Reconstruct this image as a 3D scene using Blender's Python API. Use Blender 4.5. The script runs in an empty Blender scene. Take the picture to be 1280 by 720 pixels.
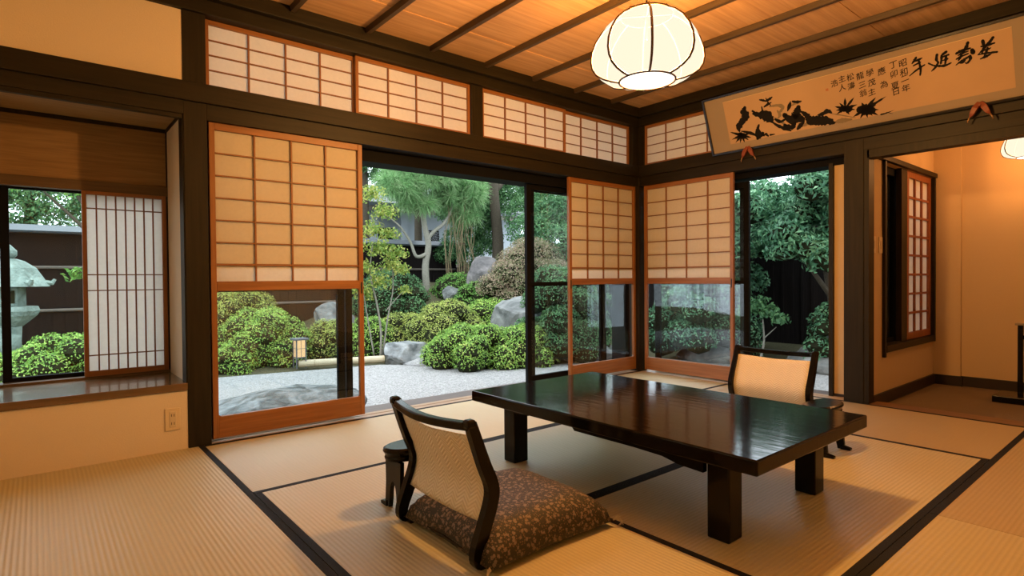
import bpy, bmesh, math, random
import numpy as np
from mathutils import Vector, Matrix, noise as mnoise

random.seed(7)
RNG = np.random.default_rng(11)
SC = bpy.context.scene
COL = SC.collection
R = math.radians
PI = math.pi

# ------------------------------------------------------------------ camera
cam_d = bpy.data.cameras.new('camera')
cam = bpy.data.objects.new('camera', cam_d)
COL.objects.link(cam)
cam_d.sensor_width = 36.0
cam_d.lens = 717.45 / 1280 * 36
cam_d.clip_start = 0.02
cam_d.clip_end = 200
yaw, pit, rol = R(39.628), R(-0.8695), R(-0.4618)
fw = Vector((math.sin(yaw)*math.cos(pit), math.cos(yaw)*math.cos(pit), math.sin(pit)))
rt = Vector((math.cos(yaw), -math.sin(yaw), 0))
up = rt.cross(fw)
r2 = math.cos(rol)*rt + math.sin(rol)*up
u2 = -math.sin(rol)*rt + math.cos(rol)*up
cam.matrix_world = Matrix(((r2.x, u2.x, -fw.x, -4.528), (r2.y, u2.y, -fw.y, -3.527), (r2.z, u2.z, -fw.z, 0.905), (0, 0, 0, 1)))
SC.camera = cam

# ------------------------------------------------------------------ world and exposure
SC.view_settings.view_transform = 'Standard'
SC.view_settings.look = 'None'
SC.view_settings.gamma = 1.0
SC.view_settings.use_curve_mapping = False
SC.view_settings.exposure = -0.12
w = bpy.data.worlds.new('overcast_sky')
SC.world = w
w.use_nodes = True
nt = w.node_tree
bg = nt.nodes['Background']
geo = nt.nodes.new('ShaderNodeTexCoord')
sep = nt.nodes.new('ShaderNodeSeparateXYZ')
ramp = nt.nodes.new('ShaderNodeValToRGB')
nt.links.new(geo.outputs['Generated'], sep.inputs[0])
nt.links.new(sep.outputs['Z'], ramp.inputs[0])
ramp.color_ramp.elements[0].position = 0.0
ramp.color_ramp.elements[0].color = (0.72, 0.83, 0.92, 1)
ramp.color_ramp.elements[1].position = 0.9
ramp.color_ramp.elements[1].color = (0.86, 0.94, 1.0, 1)
nt.links.new(ramp.outputs[0], bg.inputs[0])
bg.inputs[1].default_value = 4.7
SC.cycles.max_bounces = 10
SC.cycles.diffuse_bounces = 2
SC.cycles.glossy_bounces = 4
SC.cycles.transparent_max_bounces = 16
SC.cycles.sample_clamp_indirect = 4.0
SC.cycles.use_denoising = True
SC.cycles.caustics_reflective = False
SC.cycles.caustics_refractive = False
LAMP_W, LAMP2_W = 3500.0, 400.0
LAMP_C = (1.0, 0.50, 0.15)
LAMP2_C = (1.0, 0.43, 0.13)

# ------------------------------------------------------------------ helpers
class MB:
    """collects vertices and faces; coordinates are those of the thing the mesh belongs to"""
    def __init__(s):
        s.v, s.f = [], []
    def add(s, vs, fs):
        o = len(s.v)
        s.v += [tuple(p) for p in vs]
        s.f += [tuple(i + o for i in f) for f in fs]
        return s
    def box(s, x0, y0, z0, x1, y1, z1):
        if x0 > x1: x0, x1 = x1, x0
        if y0 > y1: y0, y1 = y1, y0
        if z0 > z1: z0, z1 = z1, z0
        return s.add([(x0,y0,z0),(x1,y0,z0),(x1,y1,z0),(x0,y1,z0),(x0,y0,z1),(x1,y0,z1),(x1,y1,z1),(x0,y1,z1)],
                     [(0,3,2,1),(4,5,6,7),(0,1,5,4),(1,2,6,5),(2,3,7,6),(3,0,4,7)])
    def tube(s, pts, rad, n=8, cap=True):
        pts = [Vector(p) for p in pts]
        rads = rad if isinstance(rad, (list, tuple)) else [rad]*len(pts)
        vs, fs = [], []
        nrm = None
        for i, p in enumerate(pts):
            t = (pts[min(i+1, len(pts)-1)] - pts[max(i-1, 0)]).normalized()
            if nrm is None:
                a = Vector((0,0,1)) if abs(t.z) < .9 else Vector((1,0,0))
                nrm = t.cross(a).normalized()
            nrm = (nrm - t*nrm.dot(t)).normalized()
            b = t.cross(nrm)
            for k in range(n):
                c = 2*PI*k/n
                vs.append(p + (nrm*math.cos(c) + b*math.sin(c))*rads[i])
        for i in range(len(pts)-1):
            for k in range(n):
                a, b2 = i*n+k, i*n+(k+1) % n
                fs.append((a, b2, b2+n, a+n))
        if cap:
            fs.append(tuple(range(n-1, -1, -1)))
            fs.append(tuple((len(pts)-1)*n + k for k in range(n)))
        return s.add(vs, fs)
    def lathe(s, prof, n=24, c=(0,0,0), cap=True, sq=None):
        vs, fs = [], []
        for r, z in prof:
            for k in range(n):
                a = 2*PI*k/n
                vs.append((c[0]+r*math.cos(a), c[1]+r*math.sin(a)*(sq or 1), c[2]+z))
        for i in range(len(prof)-1):
            for k in range(n):
                a, b = i*n+k, i*n+(k+1) % n
                fs.append((a, b, b+n, a+n))
        if cap:
            fs.append(tuple(range(n-1, -1, -1)))
            fs.append(tuple((len(prof)-1)*n+k for k in range(n)))
        return s.add(vs, fs)
    def prism(s, poly, y0, y1, axis='y'):
        """poly in the two other axes, extruded along axis"""
        n = len(poly)
        def m(a, b, t):
            return {'y': (a, t, b), 'x': (t, a, b), 'z': (a, b, t)}[axis]
        vs = [m(a, b, y0) for a, b in poly] + [m(a, b, y1) for a, b in poly]
        fs = [tuple(range(n)), tuple(range(2*n-1, n-1, -1))]
        fs += [(i, i+n, (i+1) % n + n, (i+1) % n) for i in range(n)]
        return s.add(vs, fs)
    def sweep(s, pts, hw, hh, side=(0,1,0)):
        """rectangular section along pts; hw half width along side, hh half height across"""
        side = Vector(side).normalized()
        pts = [Vector(p) for p in pts]
        vs, fs = [], []
        for i, p in enumerate(pts):
            t = (pts[min(i+1, len(pts)-1)] - pts[max(i-1, 0)]).normalized()
            u = t.cross(side).normalized()
            h = hh[i] if isinstance(hh, (list, tuple)) else hh
            ww = hw[i] if isinstance(hw, (list, tuple)) else hw
            vs += [p+side*ww+u*h, p-side*ww+u*h, p-side*ww-u*h, p+side*ww-u*h]
        for i in range(len(pts)-1):
            for k in range(4):
                a, b = i*4+k, i*4+(k+1) % 4
                fs.append((a, b, b+4, a+4))
        fs.append((3,2,1,0)); o = (len(pts)-1)*4
        fs.append((o,o+1,o+2,o+3))
        return s.add(vs, fs)
    def mesh(s, name, off=(0,0,0)):
        me = bpy.data.meshes.new(name)
        ox, oy, oz = off
        me.from_pydata([(x-ox, y-oy, z-oz) for x, y, z in s.v], [], s.f)
        bm = bmesh.new(); bm.from_mesh(me)
        bmesh.ops.recalc_face_normals(bm, faces=bm.faces)
        bm.to_mesh(me); bm.free()
        return me

def tag(o, label=None, cat=None, group=None, kind=None):
    if label: o['label'] = label
    if cat: o['category'] = cat
    if group: o['group'] = group
    if kind: o['kind'] = kind
    return o

def thing(name, label, cat, loc=(0,0,0), rz=0.0, group=None, kind=None):
    o = bpy.data.objects.new(name, None)
    COL.objects.link(o)
    o.empty_display_size = 0.1
    o.location = loc
    o.rotation_euler = (0, 0, rz)
    return tag(o, label, cat, group, kind)

def obj(name, mb, mat, parent=None, bev=0.0, smooth=False, world=False, seg=2):
    """one mesh object; world=True: the coordinates are the world's and are shifted to the parent's base"""
    off = (0, 0, 0)
    if world and parent is not None:
        p, off = parent, Vector((0, 0, 0))
        while p is not None:
            off += p.location; p = p.parent
    me = mb.mesh(name, off) if isinstance(mb, MB) else mb
    o = bpy.data.objects.new(name, me)
    COL.objects.link(o)
    me.materials.append(mat)
    if parent is not None: o.parent = parent
    if smooth:
        me.polygons.foreach_set('use_smooth', [True]*len(me.polygons))
    if bev:
        m = o.modifiers.new('edge', 'BEVEL')
        m.width = bev; m.segments = seg; m.limit_method = 'ANGLE'; m.angle_limit = R(40)
    return o

def struct(name, mb, mat, label, cat, bev=0.0, smooth=False):
    return tag(obj(name, mb, mat, None, bev, smooth), label, cat, None, 'structure')

def copy_tree(o, parent=None):
    c = o.copy()
    COL.objects.link(c)
    if parent is not None: c.parent = parent
    for ch in list(o.children): copy_tree(ch, c)
    return c

# ------------------------------------------------------------------ materials
MATS = {}
def new_mat(name):
    m = bpy.data.materials.new(name); m.use_nodes = True
    t = m.node_tree
    return m, t, t.nodes['Principled BSDF']

def N(t, kind, **kw):
    n = t.nodes.new(kind)
    for k, v in kw.items():
        if k.startswith('i_'): n.inputs[k[2:]].default_value = v
        else: setattr(n, k, v)
    return n

def plain(name, c, rough=0.6, spec=0.4, metal=0.0, bump=0.0, bscale=80.0, var=0.0, coat=0.0):
    m, t, b = new_mat(name)
    b.inputs['Base Color'].default_value = (*c, 1)
    b.inputs['Roughness'].default_value = rough
    b.inputs['Specular IOR Level'].default_value = spec
    b.inputs['Metallic'].default_value = metal
    b.inputs['Coat Weight'].default_value = coat
    if bump or var:
        tc = N(t, 'ShaderNodeTexCoord')
        no = N(t, 'ShaderNodeTexNoise'); no.inputs['Scale'].default_value = bscale; no.inputs['Detail'].default_value = 6
        t.links.new(tc.outputs['Object'], no.inputs['Vector'])
        if bump:
            bp = N(t, 'ShaderNodeBump'); bp.inputs['Strength'].default_value = bump; bp.inputs['Distance'].default_value = 0.01
            t.links.new(no.outputs['Fac'], bp.inputs['Height']); t.links.new(bp.outputs['Normal'], b.inputs['Normal'])
        if var:
            mx = N(t, 'ShaderNodeMix', data_type='RGBA')
            mx.inputs[6].default_value = (*[x*(1-var) for x in c], 1)
            mx.inputs[7].default_value = (*[min(1, x*(1+var)) for x in c], 1)
            t.links.new(no.outputs['Fac'], mx.inputs[0]); t.links.new(mx.outputs[2], b.inputs['Base Color'])
    return m

def wood(name, c1, c2, axis='x', rough=0.5, scale=1.0, spec=0.4, coat=0.0, bump=0.15):
    """grain stretched along axis of the object"""
    m, t, b = new_mat(name)
    tc = N(t, 'ShaderNodeTexCoord'); mp = N(t, 'ShaderNodeMapping')
    s = [22*scale]*3; s['xyz'.index(axis)] = 1.1*scale
    mp.inputs['Scale'].default_value = s
    n1 = N(t, 'ShaderNodeTexNoise'); n1.inputs['Scale'].default_value = 2.2; n1.inputs['Detail'].default_value = 7; n1.inputs['Distortion'].default_value = 0.6
    mp2 = N(t, 'ShaderNodeMapping'); mp2.inputs['Scale'].default_value = [q*4 if i != 'xyz'.index(axis) else q*2 for i, q in enumerate(s)]
    n2 = N(t, 'ShaderNodeTexNoise'); n2.inputs['Scale'].default_value = 2.0; n2.inputs['Detail'].default_value = 3
    t.links.new(tc.outputs['Object'], mp.inputs[0]); t.links.new(mp.outputs[0], n1.inputs['Vector'])
    t.links.new(tc.outputs['Object'], mp2.inputs[0]); t.links.new(mp2.outputs[0], n2.inputs['Vector'])
    ad = N(t, 'ShaderNodeMath', operation='MULTIPLY_ADD'); ad.inputs[1].default_value = 0.35
    t.links.new(n2.outputs['Fac'], ad.inputs[0]); t.links.new(n1.outputs['Fac'], ad.inputs[2])
    rp = N(t, 'ShaderNodeValToRGB')
    rp.color_ramp.elements[0].position = 0.42; rp.color_ramp.elements[0].color = (*c1, 1)
    rp.color_ramp.elements[1].position = 0.92; rp.color_ramp.elements[1].color = (*c2, 1)
    t.links.new(ad.outputs[0], rp.inputs[0]); t.links.new(rp.outputs[0], b.inputs['Base Color'])
    b.inputs['Roughness'].default_value = rough; b.inputs['Specular IOR Level'].default_value = spec
    b.inputs['Coat Weight'].default_value = coat
    bp = N(t, 'ShaderNodeBump'); bp.inputs['Strength'].default_value = bump; bp.inputs['Distance'].default_value = 0.004
    t.links.new(ad.outputs[0], bp.inputs['Height']); t.links.new(bp.outputs['Normal'], b.inputs['Normal'])
    return m

def glass_mat(name, tint=(0.93, 0.97, 0.96), f0=0.024, rough=0.0):
    m, t, b = new_mat(name)
    t.nodes.remove(b)
    out = t.nodes['Material Output']
    tr = N(t, 'ShaderNodeBsdfTransparent'); tr.inputs[0].default_value = (*tint, 1)
    gl = N(t, 'ShaderNodeBsdfGlossy'); gl.inputs['Roughness'].default_value = rough
    lw = N(t, 'ShaderNodeLayerWeight'); lw.inputs['Blend'].default_value = 0.5
    pw = N(t, 'ShaderNodeMath', operation='POWER'); pw.inputs[1].default_value = 5.0
    ma = N(t, 'ShaderNodeMath', operation='MULTIPLY_ADD'); ma.inputs[1].default_value = 1 - f0; ma.inputs[2].default_value = f0
    mx = N(t, 'ShaderNodeMixShader')
    t.links.new(lw.outputs['Facing'], pw.inputs[0]); t.links.new(pw.outputs[0], ma.inputs[0]); t.links.new(ma.outputs[0], mx.inputs[0])
    t.links.new(tr.outputs[0], mx.inputs[1]); t.links.new(gl.outputs[0], mx.inputs[2])
    t.links.new(mx.outputs[0], out.inputs['Surface'])
    return m

def paper_mat(name, c, trans=0.45):
    m, t, b = new_mat(name)
    t.nodes.remove(b)
    out = t.nodes['Material Output']
    tc = N(t, 'ShaderNodeTexCoord'); no = N(t, 'ShaderNodeTexNoise'); no.inputs['Scale'].default_value = 60; no.inputs['Detail'].default_value = 8
    t.links.new(tc.outputs['Object'], no.inputs['Vector'])
    cx = N(t, 'ShaderNodeMix', data_type='RGBA'); cx.inputs[6].default_value = (*[q*.93 for q in c], 1); cx.inputs[7].default_value = (*[min(1, q*1.05) for q in c], 1)
    t.links.new(no.outputs['Fac'], cx.inputs[0])
    d = N(t, 'ShaderNodeBsdfDiffuse'); tl = N(t, 'ShaderNodeBsdfTranslucent'); mx = N(t, 'ShaderNodeMixShader')
    t.links.new(cx.outputs[2], d.inputs[0]); t.links.new(cx.outputs[2], tl.inputs[0])
    mx.inputs[0].default_value = trans
    t.links.new(d.outputs[0], mx.inputs[1]); t.links.new(tl.outputs[0], mx.inputs[2]); t.links.new(mx.outputs[0], out.inputs['Surface'])
    return m

def tatami_mat_(name, axis, c=(0.55, 0.465, 0.262)):
    """woven rush: ribs run along axis"""
    m, t, b = new_mat(name)
    tc = N(t, 'ShaderNodeTexCoord'); sp = N(t, 'ShaderNodeSeparateXYZ')
    t.links.new(tc.outputs['Object'], sp.inputs[0])
    across, along = ('Y', 'X') if axis == 'x' else ('X', 'Y')
    def sine(sock, freq):
        a = N(t, 'ShaderNodeMath', operation='MULTIPLY'); a.inputs[1].default_value = freq
        s = N(t, 'ShaderNodeMath', operation='SINE')
        t.links.new(sock, a.inputs[0]); t.links.new(a.outputs[0], s.inputs[0]); return s.outputs[0]
    rib = sine(sp.outputs[across], 2*PI/0.0165)
    wv = sine(sp.outputs[along], 2*PI/0.006)
    sm = N(t, 'ShaderNodeMath', operation='MULTIPLY_ADD'); sm.inputs[1].default_value = 0.25
    t.links.new(wv, sm.inputs[0]); t.links.new(rib, sm.inputs[2])
    mp = N(t, 'ShaderNodeMapping'); mp.inputs['Scale'].default_value = (4, 160, 1) if axis == 'y' else (160, 4, 1)
    no = N(t, 'ShaderNodeTexNoise'); no.inputs['Scale'].default_value = 1.0; no.inputs['Detail'].default_value = 4
    t.links.new(tc.outputs['Object'], mp.inputs[0]); t.links.new(mp.outputs[0], no.inputs['Vector'])
    f = N(t, 'ShaderNodeMath', operation='MULTIPLY_ADD'); f.inputs[1].default_value = 0.18; f.inputs[2].default_value = 0.30
    t.links.new(sm.outputs[0], f.inputs[0])
    f2 = N(t, 'ShaderNodeMath', operation='MULTIPLY_ADD'); f2.inputs[1].default_value = 0.5
    t.links.new(no.outputs['Fac'], f2.inputs[0]); t.links.new(f.outputs[0], f2.inputs[2])
    cx = N(t, 'ShaderNodeMix', data_type='RGBA')
    cx.inputs[6].default_value = (*[q*.80 for q in c], 1); cx.inputs[7].default_value = (*[min(1, q*1.10) for q in c], 1)
    t.links.new(f2.outputs[0], cx.inputs[0]); t.links.new(cx.outputs[2], b.inputs['Base Color'])
    bp = N(t, 'ShaderNodeBump'); bp.inputs['Strength'].default_value = 0.45; bp.inputs['Distance'].default_value = 0.0012
    t.links.new(sm.outputs[0], bp.inputs['Height']); t.links.new(bp.outputs['Normal'], b.inputs['Normal'])
    b.inputs['Roughness'].default_value = 0.45; b.inputs['Specular IOR Level'].default_value = 0.50
    return m

def leaf_mat(name, stops, trans=0.3, rough=0.5):
    """each leaf takes its own shade of the ramp"""
    m, t, b = new_mat(name)
    out = t.nodes['Material Output']
    g = N(t, 'ShaderNodeNewGeometry'); rp = N(t, 'ShaderNodeValToRGB')
    els = rp.color_ramp.elements
    while len(els) < len(stops): els.new(0.5)
    for e, (p, c) in zip(els, stops):
        e.position = p; e.color = (*c, 1)
    tc = N(t, 'ShaderNodeTexCoord'); no = N(t, 'ShaderNodeTexNoise'); no.inputs['Scale'].default_value = 4.0
    t.links.new(tc.outputs['Object'], no.inputs['Vector'])
    av = N(t, 'ShaderNodeMath', operation='MULTIPLY_ADD'); av.inputs[1].default_value = 0.65
    sb = N(t, 'ShaderNodeMath', operation='MULTIPLY_ADD'); sb.inputs[1].default_value = 0.9; sb.inputs[2].default_value = -0.27
    t.links.new(no.outputs['Fac'], sb.inputs[0])
    t.links.new(g.outputs['Random Per Island'], av.inputs[0]); t.links.new(sb.outputs[0], av.inputs[2])
    t.links.new(av.outputs[0], rp.inputs[0]); t.links.new(rp.outputs[0], b.inputs['Base Color'])
    b.inputs['Roughness'].default_value = rough; b.inputs['Specular IOR Level'].default_value = 0.3
    tl = N(t, 'ShaderNodeBsdfTranslucent'); mx = N(t, 'ShaderNodeMixShader'); mx.inputs[0].default_value = trans
    t.links.new(rp.outputs[0], tl.inputs[0]); t.links.new(b.outputs[0], mx.inputs[1]); t.links.new(tl.outputs[0], mx.inputs[2])
    t.links.new(mx.outputs[0], out.inputs['Surface'])
    return m

def rock_mat(name, c1, c2, scale=3.0):
    m, t, b = new_mat(name)
    tc = N(t, 'ShaderNodeTexCoord')
    n1 = N(t, 'ShaderNodeTexNoise'); n1.inputs['Scale'].default_value = scale; n1.inputs['Detail'].default_value = 10; n1.inputs['Distortion'].default_value = 1.0
    n2 = N(t, 'ShaderNodeTexNoise'); n2.inputs['Scale'].default_value = scale*7; n2.inputs['Detail'].default_value = 8
    t.links.new(tc.outputs['Object'], n1.inputs['Vector']); t.links.new(tc.outputs['Object'], n2.inputs['Vector'])
    rp = N(t, 'ShaderNodeValToRGB'); rp.color_ramp.elements[0].position = .35; rp.color_ramp.elements[1].position = .66
    rp.color_ramp.elements[0].color = (*c1, 1); rp.color_ramp.elements[1].color = (*c2, 1)
    t.links.new(n1.outputs['Fac'], rp.inputs[0]); t.links.new(rp.outputs[0], b.inputs['Base Color'])
    bp = N(t, 'ShaderNodeBump'); bp.inputs['Strength'].default_value = .6; bp.inputs['Distance'].default_value = .03
    t.links.new(n2.outputs['Fac'], bp.inputs['Height']); t.links.new(bp.outputs['Normal'], b.inputs['Normal'])
    b.inputs['Roughness'].default_value = .8
    return m

def emit_mat(name, c, s, clear=0.0):
    m, t, b = new_mat(name)
    t.nodes.remove(b)
    out = t.nodes['Material Output']
    e = N(t, 'ShaderNodeEmission'); e.inputs[0].default_value = (*c, 1); e.inputs[1].default_value = s
    if clear:
        tr = N(t, 'ShaderNodeBsdfTransparent'); tr.inputs[0].default_value = (1, .97, .9, 1)
        mx = N(t, 'ShaderNodeMixShader'); mx.inputs[0].default_value = clear
        t.links.new(e.outputs[0], mx.inputs[1]); t.links.new(tr.outputs[0], mx.inputs[2]); t.links.new(mx.outputs[0], out.inputs['Surface'])
    else:
        t.links.new(e.outputs[0], out.inputs['Surface'])
    return m

DK1, DK2 = (0.0105, 0.0078, 0.0033), (0.024, 0.0178, 0.0078)
M_dark = {a: wood('dark_stained_post_wood_'+a, DK1, DK2, a, .5, bump=.1, spec=.22) for a in 'xyz'}
M_shoji = {a: wood('orange_cedar_'+a, (.21, .080, .022), (.34, .142, .044), a, .42, bump=.08) for a in 'xz'}
M_lattice = plain('lattice_cedar', (.25, .10, .032), .5)
M_ceil = wood('ceiling_cedar', (.48, .26, .115), (.70, .42, .205), 'x', .55, .55, bump=.1)
M_batten = wood('ceiling_batten_wood', (.045, .028, .014), (.085, .055, .028), 'y', .5)
M_counter = wood('bay_counter_wood', (.10, .060, .030), (.20, .125, .065), 'x', .22, .5, coat=.3)
M_reed = wood('reed_board', (.20, .112, .040), (.30, .175, .066), 'x', .6, 1.6)
M_sill = wood('weathered_sill_wood', (.075, .055, .050), (.14, .105, .092), 'x', .45)
M_track = wood('pale_threshold_wood', (.33, .22, .13), (.45, .32, .20), 'x', .4)
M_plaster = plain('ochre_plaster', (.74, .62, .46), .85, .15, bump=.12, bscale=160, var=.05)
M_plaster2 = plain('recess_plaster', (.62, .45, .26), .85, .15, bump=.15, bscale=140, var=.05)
M_paper = paper_mat('shoji_paper', (.87, .81, .72), .45)
M_tatami = {a: tatami_mat_('rush_'+a, a) for a in 'xy'}
M_dimmed = {a: tatami_mat_('dimmed_rush_'+a, a, (.46, .345, .175)) for a in 'xy'}  # browner tint puts the weaker light on the right mats into the rush colour
M_heri = plain('black_cloth_border', (.012, .013, .016), .8, .2, bump=.2, bscale=600)
M_lacquer = plain('black_lacquer', (.004, .0035, .003), .22, .2, bump=.02, bscale=25)
M_table = None
M_glass = glass_mat('window_glass')
M_hazy = glass_mat('old_window_glass', (.975, .988, .988), .026)
M_alum = plain('black_bronze_aluminium', (.007, .007, .008), .65, .06)
M_fusuma = plain('buff_fusuma_paper', (.76, .68, .53), .8, .2)
M_black = plain('black_finger_pull', (.015, .012, .010), .5)
M_ivory = plain('ivory_plastic', (.72, .58, .38), .45)
M_slot = plain('dark_slot', (.05, .035, .02), .6)
M_carpet = plain('brown_rush_matting', (.21, .155, .10), .85, .15, bump=.6, bscale=420, var=.25)
M_skirt = plain('black_baseboard', (.022, .014, .010), .45, .4)
M_gravel = None
# ------------------------------------------------------------------ the room shell
# corner of the two screen walls at the origin; back wall on y=0, right wall on x=0, floor at z=0
XL, YF, ZC = -4.79, -3.81, 2.53
WY0, WY1, WZL, WZH = -2.45, -.85, .45, 1.80      # unseen side window, added to fill light from the left
struct('floor', MB().box(XL-.1, YF-.1, -.16, 0.0, 0.0, -.06).box(0, -2.0, -.16, .1, .0, -.06), M_slot, 'dark sub floor under the tatami mats', 'floor')
struct('wall_left', MB().box(XL-.12, YF-.1, -.16, XL, WY0, 2.7).box(XL-.12, WY1, -.16, XL, .65, 2.7).box(XL-.12, WY0, -.16, XL, WY1, WZL).box(XL-.12, WY0, WZH, XL, WY1, 2.7), M_fusuma, 'white papered wall at the camera side of the bay window', 'wall')
struct('wall_front', MB().box(XL-.12, YF-.12, -.16, 1.8, YF, 2.7), M_fusuma, 'white papered wall behind the camera', 'wall')
wb = MB()
wb.box(XL, .0, -.1, -3.905, .08, .315)            # under the bay counter
wb.box(XL, .52, -.3, -3.80, .60, .315)
wb.box(XL, .0, 1.975, -3.905, .1, 2.45)           # above the bay
wb.box(XL, .53, 1.83, -3.80, .60, 2.0)
wb.box(XL, .1, 1.86, -3.80, .6, 2.0)              # over the bay ceiling
wb.box(-3.895, .10, -.3, -3.80, .60, 2.0)         # bay cheek
wb.box(XL, .02, 2.51, 0, .1, 2.7)
struct('wall_back', wb, M_plaster, 'ochre plaster wall around the bay window', 'wall')
wr = MB()
wr.box(.0, -3.81, 1.985, .1, -.94, 2.7).box(.02, -.94, 2.51, .1, .1, 2.7).box(0, -3.81, -.1, .1, -3.72, 1.99)
struct('wall_right', wr, M_plaster, 'ochre plaster wall above the picture and the recess opening', 'wall')
struct('roof', MB().box(XL-.4, YF-.3, 2.70, 1.9, .80, 2.80), M_slot, 'dark roof eaves over the room', 'roof')
c = struct('ceiling', MB().box(XL, YF, 2.575, .02, .02, 2.70), M_slot, 'wooden ceiling of pale cedar boards between dark battens', 'ceiling')
# ceiling boards run along x and lap each other
ny = 9
for i in range(ny):
    y1 = -.0 - i*.425; y0 = y1 - .432
    zz = ZC + (i % 2)*.004
    obj('ceiling_board', MB().box(XL, max(y0, YF), zz, 0, y1, zz+.012), M_ceil, c)
b0 = None
for i in range(10):
    x = -.47 - i*.4775
    if b0 is None:
        b0 = obj('ceiling_batten', MB().prism([(-.018, .036), (.018, .036), (.014, 0), (-.014, 0)], YF, 0), M_batten, c)
        o = b0
    else:
        o = b0.copy(); COL.objects.link(o); o.parent = c
    o.location = (x, 0, ZC-.036)

w1 = tag(bpy.data.objects.new('fill_window', None), 'unseen side window added for fill light from the camera side', 'window', None, 'structure')
COL.objects.link(w1); w1.location = (XL-.06, (WY0+WY1)/2, WZL)
for a_ in ((WY0, WZL, WY1, WZL+.05), (WY0, WZH-.05, WY1, WZH), (WY0, WZL+.05, WY0+.05, WZH-.05), (WY1-.05, WZL+.05, WY1, WZH-.05), ((WY0+WY1)/2-.025, WZL+.05, (WY0+WY1)/2+.025, WZH-.05)):
    obj('frame_bar', MB().box(XL-.09, a_[0], a_[1], XL-.03, a_[2], a_[3]), M_alum, w1, world=True)
obj('pane', MB().box(XL-.062, WY0+.05, WZL+.05, XL-.058, WY1-.05, WZH-.05), M_glass, w1, world=True)
obj('paper_sheet', MB().box(XL-.035, WY0+.05, WZL+.05, XL-.034, WY1-.05, WZH-.05), paper_mat('warm_fill_paper', (.88, .80, .64), .6), w1, world=True)  # added paper that dims and warms the fill light from this window

# posts, lintels, beams
D = M_dark
struct('trim_1', MB().box(-3.905, -.006, 0, -3.79, .11, 2.52), D['z'], 'dark square post between the bay window and the paper screens', 'post', .003)
struct('trim_2', MB().box(-.085, -.0, 1.98, .1, .1, 2.45).box(0, -.068, 1.98, .1, 0, 2.45).box(-.022, -.022, 0, .1, .1, 1.99), D['z'], 'dark corner post where the two screen walls meet', 'post', .003)
struct('trim_3', MB().box(-.006, -1.98, -.05, .11, -1.85, 1.99), D['z'], 'dark pillar between the garden doorway and the lamp lit recess', 'post', .003)
struct('trim_4', MB().box(-1.99, .0, 1.98, -1.88, .1, 2.45), D['z'], 'short dark post between the transom screens', 'post', .003)
struct('trim_5', MB().box(XL, -.028, 1.885, 0.0, .1, 1.988), D['x'], 'long dark rail under the transom screens along the garden wall', 'beam', .003)
struct('trim_6', MB().box(-3.79, -.004, 1.797, 0.0, .105, 1.886), D['x'], 'grooved dark lintel over the tall paper screens', 'beam', .002)
struct('trim_7', MB().box(XL, -.008, 1.812, -3.905, .06, 1.886).box(XL, .0, 1.79, -3.905, .03, 1.813), D['x'], 'dark lintel over the bay window', 'beam', .002)
struct('trim_8', MB().box(-.028, YF, 1.885, .1, -.028, 1.988), D['y'], 'long dark rail under the framed picture', 'beam', .003)
struct('trim_9', MB().box(-.004, YF, 1.797, .105, -.004, 1.886), D['y'], 'grooved dark lintel over the right paper screen and the recess', 'beam', .002)
struct('trim_10', MB().box(XL, -.075, 2.445, -.02, .02, 2.53).box(XL, -.03, 2.372, -.02, .1, 2.447), D['x'], 'stepped dark cornice beam above the transom screens', 'beam', .003)
struct('trim_11', MB().box(-.075, YF, 2.445, .02, .02, 2.53).box(-.03, YF, 2.372, .1, .02, 2.447), D['y'], 'stepped dark cornice beam above the framed picture', 'beam', .003)
struct('trim_12', MB().box(XL, YF, 2.45, XL+.06, 0, 2.53).box(XL, YF, 2.45, 0, YF+.06, 2.53), D['x'], 'dark cornice behind the camera', 'beam')
# thresholds
struct('trim_13', MB().box(-3.79, .004, -.05, .0, .062, .0).box(-3.79, .074, -.05, .0, .128, .0).box(-3.79, .06, -.05, 0, .076, -.006), M_track, 'pale grooved threshold the paper screens slide in', 'threshold')
struct('trim_14', MB().box(-3.79, .128, -.07, .45, .235, -.012).box(-3.79, .243, -.07, .45, .33, -.02).box(-3.79, .336, -.12, .45, .43, -.028), M_sill, 'weathered wooden sill planks along the garden side', 'sill', .002)
struct('trim_15', MB().box(.004, -1.85, -.05, .062, .0, .0).box(.074, -1.85, -.05, .128, .0, .0).box(.06, -1.85, -.05, .076, 0, -.006), wood('pale_threshold_wood_y', (.42,.29,.17), (.56,.41,.26), 'y', .4), 'pale threshold under the right paper screen', 'threshold')
struct('trim_16', MB().box(.128, -1.98, -.07, .235, .128, -.012).box(.243, -1.98, -.07, .33, .128, -.02).box(.336, -1.9, -.12, .43, .24, -.028), wood('weathered_sill_wood_y', (.075,.055,.050), (.14,.105,.092), 'y', .45), 'weathered sill planks outside the right doorway', 'sill', .002)
struct('trim_17', MB().box(-3.80, .11, 1.715, .10, .29, 1.84).box(-3.8, .1, 1.83, .1, .2, 1.99), M_alum, 'black metal door head above the wide garden opening', 'door head')
struct('trim_18', MB().box(.11, -1.86, 1.745, .29, .11, 1.84).box(.1, -1.98, 1.83, .2, .1, 1.99), M_alum, 'black metal door head above the right garden doorway', 'door head')
struct('trim_19', MB().box(-.05, .13, -.05, .12, .30, 1.99), M_alum, 'dark outer corner post behind the meeting paper screens', 'post')
struct('trim_20', MB().box(-3.80, .11, -.05, -3.775, .29, 1.72), M_alum, 'black metal door jamb behind the left paper screen', 'jamb')
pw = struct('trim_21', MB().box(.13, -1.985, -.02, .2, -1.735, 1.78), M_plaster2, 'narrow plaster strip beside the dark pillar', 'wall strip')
obj('baseboard', MB().box(.122, -1.985, -.02, .13, -1.735, .02), M_skirt, pw)
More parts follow.
